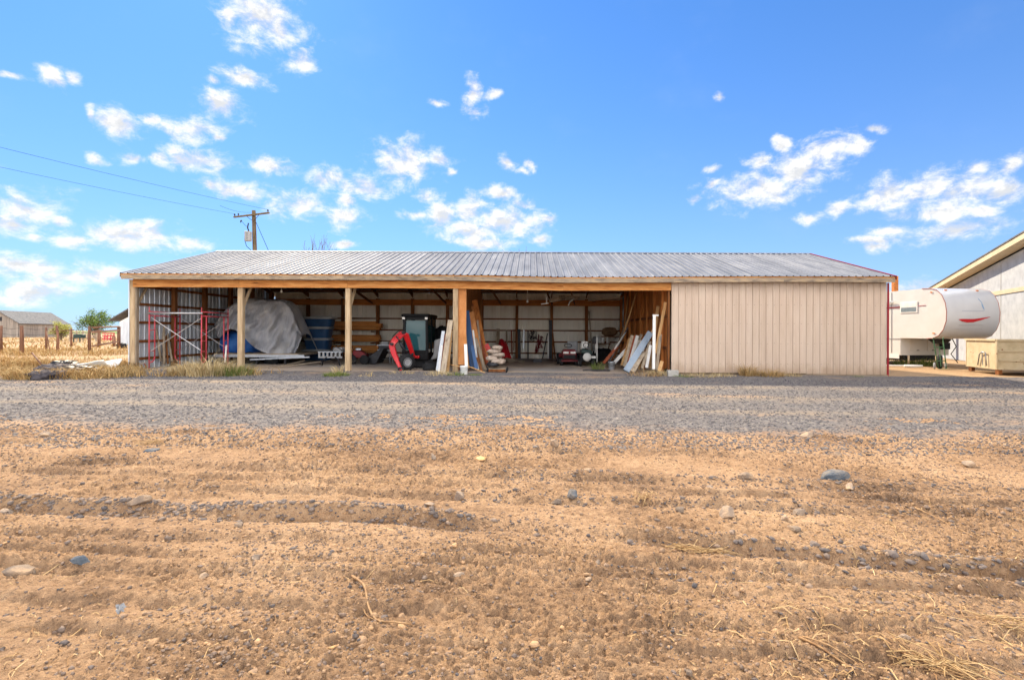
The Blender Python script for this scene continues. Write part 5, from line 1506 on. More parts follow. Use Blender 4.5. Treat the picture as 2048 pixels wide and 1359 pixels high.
M_BARK = mat('bark', [L(84, 68, 54), L(116, 98, 78)], scale=8, stretch=(1, 1, 0.3), bump=0.6)
M_LEAF = island('green_leaves', [L(84, 112, 54), L(120, 144, 70), L(70, 96, 50), L(150, 164, 90)], bscale=0.8, bump=0.0)
M_LEAFY = island('yellow_green_leaves', [L(160, 162, 84), L(190, 186, 104), L(140, 144, 76), L(204, 196, 120)], bscale=0.8, bump=0.0)
p = P(190, 674, 85)
leaf_tree('broadleaf_tree', 'green broadleaf tree between the old barn and the white shed', (p.x, 85, 0.05), 4.7, 2.7, 4, M_LEAF, 5200, 0.11, 0.12)
p = P(122, 681, 66)
leaf_tree('willow_shrub', 'yellow-green rounded shrub in front of the old wooden barn', (p.x, 66, 0.05), 2.6, 1.55, 9, M_LEAFY, 4200, 0.07, 0.06, 'shrub', 0.2)
for px, py, Y, h, lab, sd in ((635, 486, 60, 11.8, 'bare treetop showing above the barn roof right of the pole', 2), (1060, 496, 55, 10.3, 'few bare twigs showing above the middle of the roof ridge', 6)):
    p = P(px, py, Y)
    t = thing('bare_tree', lab, 'tree', (p.x, Y, 0))
    b, tips, rd = MB(), [], random.Random(sd)
    branches(b, Vector((p.x, Y, 0)), Vector((0, 0, 1)), p.z * 0.46, 0.22, 0, rd, tips)
    b.build('trunk', M_BARK, t, smooth=True)
    b = MB()
    for _ in range(7 if sd == 2 else 3):
        branches(b, tips[0], Vector((rd.uniform(-0.45, 0.45), rd.uniform(-0.3, 0.3), 1)).normalized(), p.z * rd.uniform(0.15, 0.2), 0.10, 4, rd, tips, 0.42)
    b.build('bare_crown', M_BARK, t)

# ------------------------------------------------------------------ old barn, white shed, fences at the left
W_OLD = mat('old_grey_siding', [L(112, 104, 98), L(146, 136, 126), L(160, 150, 138)], scale=3, stretch=(3, 3, 0.15), bump=0.3, rnd=0.14)
M_SHING = mat('dark_shingles', [L(70, 72, 76), L(96, 98, 102), L(112, 112, 112)], scale=2.5, stretch=(1, 1, 2.0), rough=0.9, bump=0.4, rnd=0.05)
K = Vector((-95.0, 95.0, 0.05))
s_, g2 = Vector((-2.0, 12.2, 0)), Vector((-6.3, -1.05, 0))
ob_ = thing('old_barn', 'old grey wooden barn with dark shingle roof far across the field', 'barn', K + s_ / 2 + g2 / 2)
he, hr = 2.75, 4.85
nb = 22
for i in range(nb):
    a, c_ = K + s_ * (i / nb), K + s_ * ((i + 0.96) / nb)
    MB().prism([a, c_, c_ + Vector((0, 0, he)), a + Vector((0, 0, he))], (0, 0, 0), g2.normalized() * 0.05).build('siding_board', W_OLD, ob_)
nb = 14
for i in range(nb):
    f0, f1 = i / nb, (i + 0.96) / nb
    hh = lambda f: he + (hr - he) * (1 - abs(2 * f - 1)) - 0.05
    a, c_ = K + g2 * f0, K + g2 * f1
    pl_ = [a, c_, c_ + Vector((0, 0, hh(f1)))] + ([K + g2 * 0.5 + Vector((0, 0, hh(0.5)))] if f0 < 0.5 < f1 else []) + [a + Vector((0, 0, hh(f0)))]
    MB().prism(pl_, (0, 0, 0), s_.normalized() * 0.05).build('siding_board', W_OLD, ob_)
e0 = -s_.normalized() * 0.35
for side in (0, 1):
    a = K + g2 * side + (g2.normalized() * (0.4 if side else -0.4))
    r0 = K + g2 * 0.5 + Vector((0, 0, hr + 0.1))
    lo = a + Vector((0, 0, he - 0.2))
    MB().prism([lo + e0, lo + s_ - e0, r0 + s_ - e0, r0 + e0], (0, 0, 0), (0, 0, 0.1)).build('roof', M_SHING, ob_)
wc = K + g2 * 0.47 + Vector((0, 0, 3.45))
MB().prism([wc - g2.normalized() * 0.35 - Vector((0, 0, 0.38)), wc + g2.normalized() * 0.35 - Vector((0, 0, 0.38)), wc + g2.normalized() * 0.35 + Vector((0, 0, 0.38)), wc - g2.normalized() * 0.35 + Vector((0, 0, 0.38))], -s_.normalized() * 0.04, -s_.normalized() * 0.01).build('loft_window', M_DARK, ob_)
# back walls so the barn is closed
MB().prism([K + g2, K + g2 + s_, K + g2 + s_ + Vector((0, 0, he)), K + g2 + Vector((0, 0, he))], (0, 0, 0), -g2.normalized() * 0.05).build('back_wall', W_OLD, ob_)
sh_ = thing('white_shed', 'small white-walled shed with grey roof beyond the barn corner', 'shed', (-36.5, 50, 0.1))
xs0, xs1, ys0 = P(239, 670, 48).x, -33.5, 48.0
n = 14
for i in range(n):
    x0, x1 = xs0 + (xs1 - xs0) * i / n, xs0 + (xs1 - xs0) * (i + 0.95) / n
    MB().box(x0, x1, ys0, ys0 + 0.06, 0.05, 2.3).build('siding_board', M_GALVW, sh_)
MB().box(xs0 + 0.02, xs0 + 0.08, ys0 + 0.061, ys0 + 5, 0.05, 2.3).build('side_wall', M_WHITE, sh_)
xe = P(221, 641, 48).x
xm = (xe + xs1 + 0.8) / 2
for a, c_ in ((xe, xm), (xs1 + 0.8, xm)):
    MB().hexa([(a, ys0 - 0.3, 2.33), (c_, ys0 - 0.3, 2.33 + abs(xm - xe) * 0.6), (c_, ys0 + 5.3, 2.33 + abs(xm - xe) * 0.6), (a, ys0 + 5.3, 2.33), (a, ys0 - 0.3, 2.42), (c_, ys0 - 0.3, 2.42 + abs(xm - xe) * 0.6), (c_, ys0 + 5.3, 2.42 + abs(xm - xe) * 0.6), (a, ys0 + 5.3, 2.42)]).build('roof', M_SHING, sh_)
MB().prism([(xs0, ys0 + 0.02, 2.3), (xs1, ys0 + 0.02, 2.3), (xm, ys0 + 0.02, 2.3 + (xm - xs0) * 0.55)], (0, 0, 0), (0, 0.05, 0)).build('gable', M_WHITE, sh_)
W_OLDP = wood('old_fence_wood', [L(84, 58, 46), L(120, 86, 68), L(140, 104, 82)], 'z', 0.25)
W_OLDR = wood('old_rail_wood', [L(94, 66, 52), L(126, 92, 72), L(146, 110, 86)], 'x', 0.2)
fc = thing('wire_fence', 'wire fence on old brown wooden posts across the dry field', 'fence', G(80, 705))
tops = []
for px, pt, pb, w in ((3, 651, 703, 0.13), (43.5, 651, 708, 0.17), (93, 654, 701, 0.11), (115, 651, 703, 0.13), (142.5, 656, 691, 0.13), (179.5, 652, 702, 0.16)):
    q_ = G(px, pb)
    h = (pb - pt) * q_.y / FPX
    MB().tube([(q_.x, q_.y, q_.z - 0.1), (q_.x + random.uniform(-0.05, 0.05), q_.y, q_.z + h * 0.6), (q_.x + random.uniform(-0.06, 0.06), q_.y, q_.z + h)], [w / 2 * 1.1, w / 2, w / 2 * 0.9], 9).build('post', W_OLDP, fc, smooth=True)
    tops.append((q_, h))
for k in (0.45, 0.7, 0.92):
    for (q0, h0), (q1, h1) in zip(tops[:-1], tops[1:]):
        MB().tube([q0 + Vector((0, 0, h0 * k)), q0.lerp(q1, 0.5) + Vector((0, 0, (h0 + h1) / 2 * k - 0.06)), q1 + Vector((0, 0, h1 * k))], 0.006, 4).build('wire', M_WIRE, fc)
for nm, lab, a, c_ in (('leaning_stake', 'broken grey stake leaning in the field before the old barn', (100, 703), (93, 662)), ('leaning_stake', 'thin pale stake leaning by the yellow-green shrub', (148, 660), (100, 662)),
                       ('leaning_stake', 'dark stake slanting out of the grass near the rubbish heap', (88, 735), (64, 705))):
    qa = G(a[0], max(a[1], 700))
    lean(nm, lab, 'stake', a, c_, qa.y, qa.y + 0.4, 0.05, None, W_OLDP)
rf = thing('rail_fence', 'short wooden rail fence between field post and white shed', 'fence', G(210, 694))
ps = []
for px, pt, pb in ((198, 659, 691), (237.5, 653, 694), (228, 672, 690)):
    q_ = G(px, pb)
    h = (pb - pt) * q_.y / FPX
    MB().tube([(q_.x, q_.y, q_.z - 0.1), (q_.x, q_.y, q_.z + h)], 0.11, 9).build('post', W_OLDP, rf, smooth=True)
qa, qb = G(180, 702), G(237.5, 694)
for z in (0.32, 1.15, 1.42):
    MB().tube([qa + Vector((0.15, 0, z)), qb + Vector((0, 0, z + 0.1))], 0.055, 7).build('rail', W_OLDR, rf, smooth=True)
wf = thing('plank_fence', 'grey plank fence far behind the field posts', 'fence', P(165, 676, 62))
for px in (140, 153, 166, 180, 192):
    q_ = P(px, 676, 62)
    MB().box(q_.x - 0.06, q_.x + 0.06, 61.95, 62.07, 0.0, 1.35).build('post', W_GREY, wf)
for y in (664.5, 670, 674):
    q0, q1 = P(138, y, 61.9), P(195, y + 0.5, 61.9)
    MB().bar(q0, q1, 0.14, 0.03, (0, 0, 1)).build('plank', W_GREYX, wf)
im = thing('hay_rake', 'red iron farm implement standing behind the rail fence', 'implement', P(217, 681, 50))
for i in range(4):
    q0, q1 = P(208 + 6 * i, 681, 50), P(210 + 6 * i, 668, 50)
    MB().tube([q0, q1], 0.05, 6).build('tine', M_SCAF, im)
for y in (666, 671, 677):
    MB().tube([P(205, y, 50), P(229, y, 50)], 0.06, 6).build('beam', M_SCAF, im)
MB().tube([P(205, 666, 50), P(229, 666, 49.5), P(222, 680, 49.4), P(210, 672, 49.4)], 0.05, 6).build('frame', M_SCAF, im)
gt = thing('green_cart', 'small dark green cart standing far off before the plank fence', 'cart', P(156, 680, 58))
q_ = P(156, 676, 58)
MB().box(q_.x - 0.4, q_.x + 0.4, 57.8, 58.6, q_.z, q_.z + 0.45).build('box', GRN, gt, bevel=0.05)
for dx in (-0.35, 0.35):
    MB().box(q_.x + dx - 0.04, q_.x + dx + 0.04, 57.8, 57.9, 0.05, q_.z).build('leg', GRN, gt)
lump(243, 694, 0.28, 0.3, 0.28, 38, M_BLACK, 'scrap_heap', 'dark scrap heap by the foot of the white shed', 'scrap', 1.0)
X, Y = np.meshgrid(np.linspace(-420, -60, 30), np.linspace(190, 430, 8))
sheet('crop_field', X, Y, 0.12 + 0.55 * sstep(190, 215, Y) + 0 * X, earth('far_green_crop', [L(96, 124, 70), L(124, 148, 90), L(140, 156, 104)], big=0.02, fine=0.4, dist=0.3))

# rubbish at the road edge
c = G(178, 742)


def tub(u, v):
    a = (v - 0.5) * math.pi
    return (c.x - 0.85 + 1.55 * u, c.y + 0.1 - 0.38 * math.sin(a) * (0.7 + 0.3 * u), c.z + 0.05 + 0.30 * (0.35 + 0.65 * u) * (abs(math.sin(a)) ** 1.6) + 0.02 * math.sin(9 * u))


o = MB().grid(18, 15, tub).build('tub_shell', M_WHITE, smooth=True)
so_ = o.modifiers.new('solid', 'SOLIDIFY')
so_.thickness = 0.03
tag(o, 'white plastic shell lying in the dry grass left of the corner post', 'shell')
for i, (px, py, w, lab) in enumerate(((112, 738, 0.42, 'dark cloth heap lying left in the rubbish at the road edge'), (150, 742, 0.45, 'charcoal folded carpet with pale edges in the rubbish heap'), (95, 752, 0.32, 'black crumpled sheet lying lowest in the rubbish heap'), (128, 730, 0.30, 'grey rag bundle at the back of the rubbish heap'))):
    q_ = G(px, py + 8)
    lump(px, py, w, 0.35, 0.14, q_.y, M_DARK if i % 2 else mat('charcoal_cloth', [L(58, 54, 58), L(92, 86, 88)], rough=0.9, bump=0.5), 'rag_heap', lab, 'rags', i * 2.1, 'rubbish at the road edge', amp=0.2, nu=30, nv=16, fold=4)
b = MB()
rd = random.Random(4)
for i in range(14):
    q_ = G(rd.uniform(80, 180), rd.uniform(742, 758))
    a = rd.uniform(0, 3)
    b.tube([q_ + Vector((math.cos(a) * k * 0.16, math.sin(a) * k * 0.1, 0.04 + 0.13 * math.sin(k * 0.8 + i))) for k in range(5)], 0.02, 5)
tag(b.build('hose_tangle', M_GREYP, smooth=True), 'tangle of pale-edged straps over the rubbish heap', 'straps')
q_ = G(60, 758)
tag(MB().obox(q_, (0.62, 0.2, 0.04), 0.05).build('white_board', M_WHITE), 'short white board lying at the road edge left of the rubbish', 'board')
q_ = G(245, 733)
tag(MB().obox(q_, (0.35, 0.12, 0.05), 0.1).build('wood_scrap', W_TAN), 'small tan wood scrap in the grass beside the corner post', 'wood scrap')

# ------------------------------------------------------------------ house, caravan, skip, hand truck at the right
M_STUC = mat('grey_stucco', [L(154, 157, 162), L(168, 171, 175), L(178, 180, 183)], scale=2.5, rough=0.95, bump=0.35, bscale=40, rnd=0.02)
M_TRIM = mat('cream_trim', [L(186, 168, 138), L(200, 184, 156)], scale=2, rough=0.7, bump=0.1, rnd=0.03)
he_, hn = Vector((0.407, 0.914, 0)).normalized(), Vector((0.914, -0.407, 0)).normalized()
H0 = Vector((21.55, 22.0, -0.05))
hs_ = thing('house', 'grey stucco house gable with cream roof edge behind the caravan', 'house', H0 + he_ * 4)


def hp(t, z, o=0.0):
    return H0 + he_ * t + hn * o + Vector((0, 0, z))


rz_ = lambda t: 5.68 - 0.1015 * t if t > -9 else 5.68 + 0.1015 * (18 + t)
MB().prism([hp(12.6, 0), hp(-20, 0), hp(-20, rz_(-20) - 0.3), hp(-9, rz_(-9) - 0.3), hp(12.6, rz_(12.6) - 0.3)], (0, 0, 0), hn * 9.0).build('wall', M_STUC, hs_)
MB().prism([hp(12.65, 3.44), hp(-19.9, 3.44), hp(-19.9, 3.64), hp(12.65, 3.64)], hn * -0.05, hn * -0.002).build('trim_band', M_TRIM, hs_)
for t in (3.1, -3.2, 9.0):
    MB().prism([hp(t - 0.015, 0.2), hp(t + 0.015, 0.2), hp(t + 0.015, rz_(t) - 0.5), hp(t - 0.015, rz_(t) - 0.5)], hn * -0.012, hn * -0.001).build('wall_joint', M_CONC, hs_)
for t0_, t1_ in ((13.5, -9.0), (-20.5, -9.0)):
    MB().prism([hp(t0_, rz_(t0_) - 0.25), hp(t1_, rz_(t1_) - 0.25), hp(t1_, rz_(t1_)), hp(t0_, rz_(t0_))], hn * -0.62, hn * -0.58).build('rake_board', M_TRIM, hs_)
    MB().prism([hp(t0_, rz_(t0_) - 0.22), hp(t1_, rz_(t1_) - 0.22), hp(t1_, rz_(t1_) - 0.18), hp(t0_, rz_(t0_) - 0.18)], hn * -0.578, hn * -0.01).build('soffit', M_TRIM, hs_)
    MB().prism([hp(t0_, rz_(t0_) + 0.002), hp(t1_, rz_(t1_) + 0.002), hp(t1_, rz_(t1_) + 0.06), hp(t0_, rz_(t0_) + 0.06)], hn * -0.66, hn * 9.4).build('roof', M_SHING, hs_)
q_ = P(1890, 566, 31.5)
MB().box(q_.x - 0.1, q_.x + 0.1, 31.3, 31.5, q_.z, q_.z + 0.12).build('security_light', M_GREYP, hs_, bevel=0.02)
MB().tube([(q_.x, 31.4, q_.z), (q_.x - 0.03, 31.5, q_.z - 0.35)], 0.04, 6).build('light_bracket', M_TRIM, hs_)

M_RV = mat('white_fibreglass', [L(202, 199, 192), L(211, 208, 202)], scale=1.5, rough=0.35, bump=0.02, rnd=0.01, coat=0.3)
M_RVR = mat('red_decal', [L(170, 24, 34), L(188, 34, 42)], rough=0.4, bump=0)
M_RVG = mat('grey_decal', [L(166, 168, 174), L(178, 180, 186)], rough=0.4, bump=0)
M_AMB = mat('amber_lens', [L(200, 110, 50), L(214, 130, 64)], rough=0.2, bump=0)
RA = Vector((17.72, 22.1, 0.0))
rd_ = Vector((-0.122, 0.9925, 0))
rr_ = Vector((0.9925, 0.122, 0))
RW = 2.58


def rv(s_, t, z):
    return RA + rd_ * s_ + rr_ * t + Vector((0, 0, z))


cv = thing('caravan', 'white fifth-wheel caravan with rounded nose and red swoosh beside the barn', 'caravan', rv(3, 1.2, 0))
NOSE = [(0.95, 3.50), (0.55, 3.48), (0.22, 3.38), (-0.02, 3.16), (-0.18, 2.82), (-0.25, 2.42), (-0.23, 2.02), (-0.10, 1.66), (0.12, 1.40), (0.40, 1.29), (0.7, 1.27)]
poly = [rv(s_, 0, z) for s_, z in NOSE] + [rv(2.1, 0, 1.27), rv(2.1, 0, 0.46), rv(8.6, 0, 0.46), rv(8.6, 0, 3.50)]
MB().prism(poly, rr_ * 0.012, rr_ * (RW - 0.012)).build('body', M_RV, cv)
b = MB()
for k, off in enumerate((0.0, RW)):
    pass
vs = [rv(s_ - 0.012, t, z + (0.012 if z > 2.3 else -0.012)) for s_, z in NOSE for t in [RW * j / 12 for j in range(13)]]
b.add(vs, [(i * 13 + j, i * 13 + j + 1, (i + 1) * 13 + j + 1, (i + 1) * 13 + j) for i in range(len(NOSE) - 1) for j in range(12)])
b.build('nose_cap', mat('nose_gelcoat', [L(192, 194, 199), L(202, 204, 208)], scale=1.2, rough=0.3, bump=0.02, coat=0.4), cv, smooth=True)
for t in (0.0, RW):
    MB().tube([rv(s_ - 0.008, t, z) for s_, z in NOSE], 0.018, 6).build('edge_trim', mat('edge_trim_paint', [L(158, 96, 86), L(180, 130, 120)], rough=0.4, bump=0), cv, smooth=True)


def ns(z):
    for (s0, z0), (s1, z1) in zip(NOSE[:-1], NOSE[1:]):
        if z1 <= z <= z0:
            return s0 + (s1 - s0) * (z0 - z) / max(z0 - z1, 1e-6)
    return 0.3


def decal(name, pts, m, off=0.03):
    n_ = len(pts)
    up_, lo_ = [rv(ns(a[1]) - off, a[0], a[1]) for a in pts], [rv(ns(a[2]) - off, a[0], a[2]) for a in pts]
    MB().add(up_ + lo_, [(i, i + 1, n_ + i + 1, n_ + i) for i in range(n_ - 1)]).build(name, m, cv)


decal('swoosh', [(0.58, 2.105, 2.09), (0.75, 2.12, 2.01), (1.0, 2.12, 1.965), (1.3, 2.12, 1.98), (1.65, 2.16, 2.07), (2.1, 2.225, 2.21)], M_RVR)
decal('stripe', [(0.65, 1.86, 1.84), (1.3, 1.87, 1.85), (1.8, 1.88, 1.87)], M_RVG)
decal('stripe', [(0.5, 1.70, 1.68), (1.2, 1.695, 1.675), (1.85, 1.71, 1.695)], M_RVG)
decal('stripe', [(0.72, 2.47, 2.46), (1.3, 2.47, 2.46), (1.78, 2.47, 2.46)], mat('blue_line_decal', [L(120, 140, 168), L(132, 150, 176)], bump=0))  # thin blue line across the nose cap
decal('stripe', [(1.66, 3.05, 3.0), (1.76, 2.85, 2.6), (1.82, 2.6, 2.48)], mat('blue_grey_decal', [L(120, 150, 184), L(134, 162, 192)], bump=0))


def side(name, s0, s1, z0, z1, m, o0=-0.012, o1=0.004, bevel=0.0):
    return MB().prism([rv(s0, 0, z0), rv(s1, 0, z0), rv(s1, 0, z1), rv(s0, 0, z1)], rr_ * o0, rr_ * o1).build(name, m, cv, bevel=bevel)


wn = side('window', 1.16, 2.1, 2.44, 2.95, M_WHITE, -0.02, bevel=0.006)
MB().prism([rv(1.22, 0, 2.72), rv(2.04, 0, 2.72), rv(2.04, 0, 2.90), rv(1.22, 0, 2.90)], rr_ * -0.026, rr_ * -0.021).build('pane', M_CREAM, wn)
MB().prism([rv(1.22, 0, 2.49), rv(2.04, 0, 2.49), rv(2.04, 0, 2.69), rv(1.22, 0, 2.69)], rr_ * -0.026, rr_ * -0.021).build('pane', mat('grey_pane', [L(110, 122, 126), L(140, 150, 152)], rough=0.1, bump=0), wn)
side('stripe', 2.12, 4.5, 2.70, 2.75, M_RVR)
side('stripe', 0.75, 1.14, 2.735, 2.75, M_RVR)
for s_ in (3.05, 3.45):
    MB().tube([rv(s_, -0.06, 0.75), rv(s_, -0.08, 2.82), rv(s_ + 0.1, -0.03, 2.92)], 0.025, 6).build('awning_arm', M_STEEL, cv, smooth=True)
MB().tube([rv(2.4, -0.10, 2.98), rv(6.8, -0.10, 2.98)], 0.06, 8).build('awning_roll', M_WHITE, cv, smooth=True)
side('skirt_panel', 2.15, 8.5, 0.30, 0.50, M_WHITE)
side('compartment_door', 3.2, 4.6, 0.62, 1.05, M_RV, -0.02, bevel=0.006)
for s_, z in ((0.42, 3.28), (0.30, 1.48), (3.3, 1.0)):
    side('marker_light', s_, s_ + 0.1, z, z + 0.05, M_AMB, -0.025, bevel=0.005)
for t in (0.4, 1.95):
    MB().obox(rv(0.18, t, 3.36), (0.1, 0.05, 0.05)).build('marker_light', M_AMB, cv, bevel=0.006)
for t0_, t1_ in ((0.5, 1.3), (1.42, 2.0)):
    MB().prism([rv(2.1, t0_, 0.66), rv(2.1, t1_, 0.66), rv(2.1, t1_, 1.18), rv(2.1, t0_, 1.18)], rd_ * -0.03, rd_ * -0.002).build('storage_door', M_RV, cv, bevel=0.012)
    MB().prism([rv(2.1, (t0_ + t1_) / 2 - 0.06, 0.68), rv(2.1, (t0_ + t1_) / 2 + 0.06, 0.68), rv(2.1, (t0_ + t1_) / 2 + 0.06, 0.71), rv(2.1, (t0_ + t1_) / 2 - 0.06, 0.71)], rd_ * -0.045, rd_ * -0.03).build('latch', M_DARK, cv)
for s_, t in ((3.0, 1.2), (4.4, 0.8), (5.6, 1.4)):
    MB().obox(rv(s_, t, 3.51), (0.45, 0.45, 0.10), 0.1).build('roof_vent', M_GREYP, cv, bevel=0.03)
MB().prism([rv(2.3, 0, 0.2), rv(8.4, 0, 0.2), rv(8.4, 0, 0.45), rv(2.3, 0, 0.45)], rr_ * 0.35, rr_ * 2.05).build('chassis', M_DARK, cv)
for s_ in (2.6, 3.9):
    MB().prism([rv(s_, 0.02, 0.56), rv(s_ + 0.012, 0.02, 0.56), rv(s_ + 0.012, 0.02, 3.45), rv(s_, 0.02, 3.45)], rr_ * -0.03, rr_ * -0.008).build('panel_seam', M_GREYP, cv)
MB().prism([rv(2.1, 0.0, 1.22), rv(8.6, 0.0, 1.22), rv(8.6, 0.0, 1.245), rv(2.1, 0.0, 1.245)], rr_ * -0.012, rr_ * 0.005).build('belt_moulding', M_GREYP, cv)
MB().prism([rv(0.9, 1.0, 1.25), rv(1.7, 1.0, 1.25), rv(1.35, 1.0, 1.02), rv(1.05, 1.0, 1.1)], (0, 0, 0), rr_ * 0.5).build('hitch', M_DARK, cv, bevel=0.01)
MB().tube([rv(1.1, 1.7, 1.26), rv(0.95, 1.75, 0.9), rv(1.3, 1.85, 0.55), rv(1.1, 2.0, 0.15)], 0.02, 6).build('cable', M_BLACK, cv, smooth=True)
MB().obox(rv(1.9, 2.15, 0.75), (0.3, 0.3, 0.32)).build('battery_box', M_DARK, cv, bevel=0.02)
for t in (0.35, 2.05):
    MB().tube([rv(2.0, t, 0.06), rv(2.0, t, 0.46)], 0.045, 8).build('landing_leg', M_TRIM, cv, smooth=True)
for s_, t in ((5.4, 0.15), (6.3, 0.15), (5.4, 2.2), (6.3, 2.2)):
    wheel(rv(s_, t, 0.33), 0.34, 0.22, cv, ax=(0.9925, 0.122, 0))
q_ = G(1898, 737)
o = wheel(Vector((q_.x, q_.y + 0.5, q_.z + 0.27)), 0.29, 0.2, None, ax=(0.75, -0.66, 0), hub=True)
o.name = 'spare_tyre'
tag(o, 'black tyre standing under the caravan nose behind the hand truck', 'tyre')
# wooden post behind
p = P(1790.5, 552, 33)
tag(MB().box(p.x - 0.14, p.x + 0.14, 32.9, 33.15, 0, p.z).build('timber_post', W_BEAM, bevel=0.01), 'tall orange timber post rising behind the right barn corner', 'post')
# metal skip
SC = G(1994, 749)
sa, sb = Vector((0.28, 0.96, 0)), Vector((0.96, -0.28, 0))
M_SKIP = mat('cream_skip_paint', [L(172, 156, 124), L(188, 172, 140), L(196, 182, 152)], scale=3, rough=0.6, bump=0.15, rnd=0.02, spots=L(122, 72, 44), spot_scale=4.5, spot_size=0.075)
sk = thing('metal_skip', 'cream painted metal skip with rust spots at the right edge', 'skip', SC + sa + sb)


def kp(a, b_, z):
    return Vector((SC.x, SC.y, 0)) + sa * a + sb * b_ + Vector((0, 0, z))


zb0, zt0 = 0.20, 1.24
for (a0_, b0_, a1_, b1_), nm in (((0, 0, 0, 2.9), 'front_wall'), ((2.1, 0, 2.1, 2.9), 'back_wall'), ((0.04, 0, 2.06, 0), 'side_wall'), ((0.04, 2.9, 2.06, 2.9), 'side_wall')):
    MB().hexa([kp(a0_, b0_, zb0), kp(a1_, b1_, zb0), kp(a1_ + (0.03 if a0_ == a1_ else 0), b1_ + (0 if a0_ == a1_ else 0.03), zb0), kp(a0_ + (0.03 if a0_ == a1_ else 0), b0_ + (0 if a0_ == a1_ else 0.03), zb0),
               kp(a0_, b0_, zt0), kp(a1_, b1_, zt0), kp(a1_ + (0.03 if a0_ == a1_ else 0), b1_ + (0 if a0_ == a1_ else 0.03), zt0), kp(a0_ + (0.03 if a0_ == a1_ else 0), b0_ + (0 if a0_ == a1_ else 0.03), zt0)]).build(nm, M_SKIP, sk)
MB().hexa([kp(a, b_, z) for z in (zb0 - 0.02, zb0 - 0.001) for a, b_ in ((0, 0), (0, 2.9), (2.12, 2.9), (2.12, 0))]).build('floor', M_SKIP, sk)
for z in (0.52, 0.86):
    MB().bar(kp(-0.025, 0.04, z), kp(-0.025, 2.9, z), 0.05, 0.04, (0, 0, 1)).build('rib', M_SKIP, sk)
MB().bar(kp(-0.03, -0.03, zt0 + 0.02), kp(-0.03, 2.93, zt0 + 0.02), 0.07, 0.07, (0, 0, 1)).build('rim', M_SKIP, sk)
MB().bar(kp(0.01, -0.03, zt0 + 0.02), kp(2.1, -0.03, zt0 + 0.02), 0.07, 0.07, (0, 0, 1)).build('rim', M_SKIP, sk)
MB().bar(kp(-0.02, -0.02, zb0), kp(-0.02, -0.02, zt0 - 0.02), 0.06, 0.06).build('corner_post', M_SKIP, sk)
for a, b_ in ((0.1, 0.1), (1.9, 0.1), (0.1, 1.6), (1.9, 2.7)):
    MB().obox(kp(a, b_, 0.0), (0.14, 0.14, 0.18)).build('foot', W_STUD, sk)
MB().tube([kp(0.55, -0.05, 0.28), kp(0.6, -0.07, 0.78), kp(0.8, -0.09, 0.80), kp(1.0, -0.07, 0.7), kp(1.15, -0.05, 0.28)], 0.022, 6).build('lifting_loop', M_STEEL, sk, smooth=True)
MB().tube([kp(0.8, -0.06, 0.3), kp(0.8, -0.08, 0.8)], 0.018, 6).build('lifting_loop', M_STEEL, sk)
# hand truck
c = G(1884, 738)
ht = thing('hand_truck', 'green hand truck with grey wheels standing under the caravan nose', 'hand truck', c)
GH = mat('green_tube_paint', [L(56, 92, 62), L(76, 112, 78)], rough=0.45, bump=0.05)
for s_ in (-1, 1):
    MB().tube([(c.x + s_ * 0.17, c.y - 0.02, c.z + 0.05), (c.x + s_ * 0.19, c.y + 0.12, c.z + 0.75), (c.x + s_ * 0.20, c.y + 0.2, c.z + 1.18), (c.x + s_ * 0.15 - s_ * -0.06, c.y + 0.22, c.z + 1.28), (c.x + s_ * 0.17 + 0.12, c.y + 0.30, c.z + 1.33)], 0.022, 8).build('rail', GH, ht, smooth=True)
    wheel(Vector((c.x + s_ * 0.24, c.y + 0.1, c.z + 0.14)), 0.14, 0.07, ht, M_GREYP, ax=(0.8, -0.6, 0))
for z, y in ((0.35, 0.05), (0.92, 0.15)):
    MB().tube([(c.x - 0.185, c.y + y, c.z + z), (c.x + 0.185, c.y + y, c.z + z)], 0.018, 6).build('crossbar', GH, ht)
MB().tube([(c.x, c.y + 0.05, c.z + 0.1), (c.x, c.y + 0.15, c.z + 0.92)], 0.016, 6).build('centre_bar', GH, ht)
MB().obox((c.x, c.y - 0.1, c.z + 0.02), (0.36, 0.2, 0.012)).build('toe_plate', GH, ht)
q_ = G(1800, 733)
tag(MB().obox(q_ + Vector((0, 0.2, 0.02)), (0.9, 0.12, 0.05), -0.15).build('white_plank', M_WHITE), 'long white plank lying on the sand under the caravan', 'plank')
q_ = G(1826, 735)
tag(MB().tube([q_ + Vector((-0.3, 0.1, 0.07)), q_ + Vector((0.4, 0, 0.07))], 0.06, 8).build('white_tube', M_WHITE, smooth=True), 'short white tube lying right of the white plank', 'tube')
q_ = P(1835, 726, 24.5)
clump('weed_clump', (q_.x, 24.6), 0.9, 520, 0.6, M_GREEN, 'green weeds growing under the caravan front', w=0.02, lean=0.9)

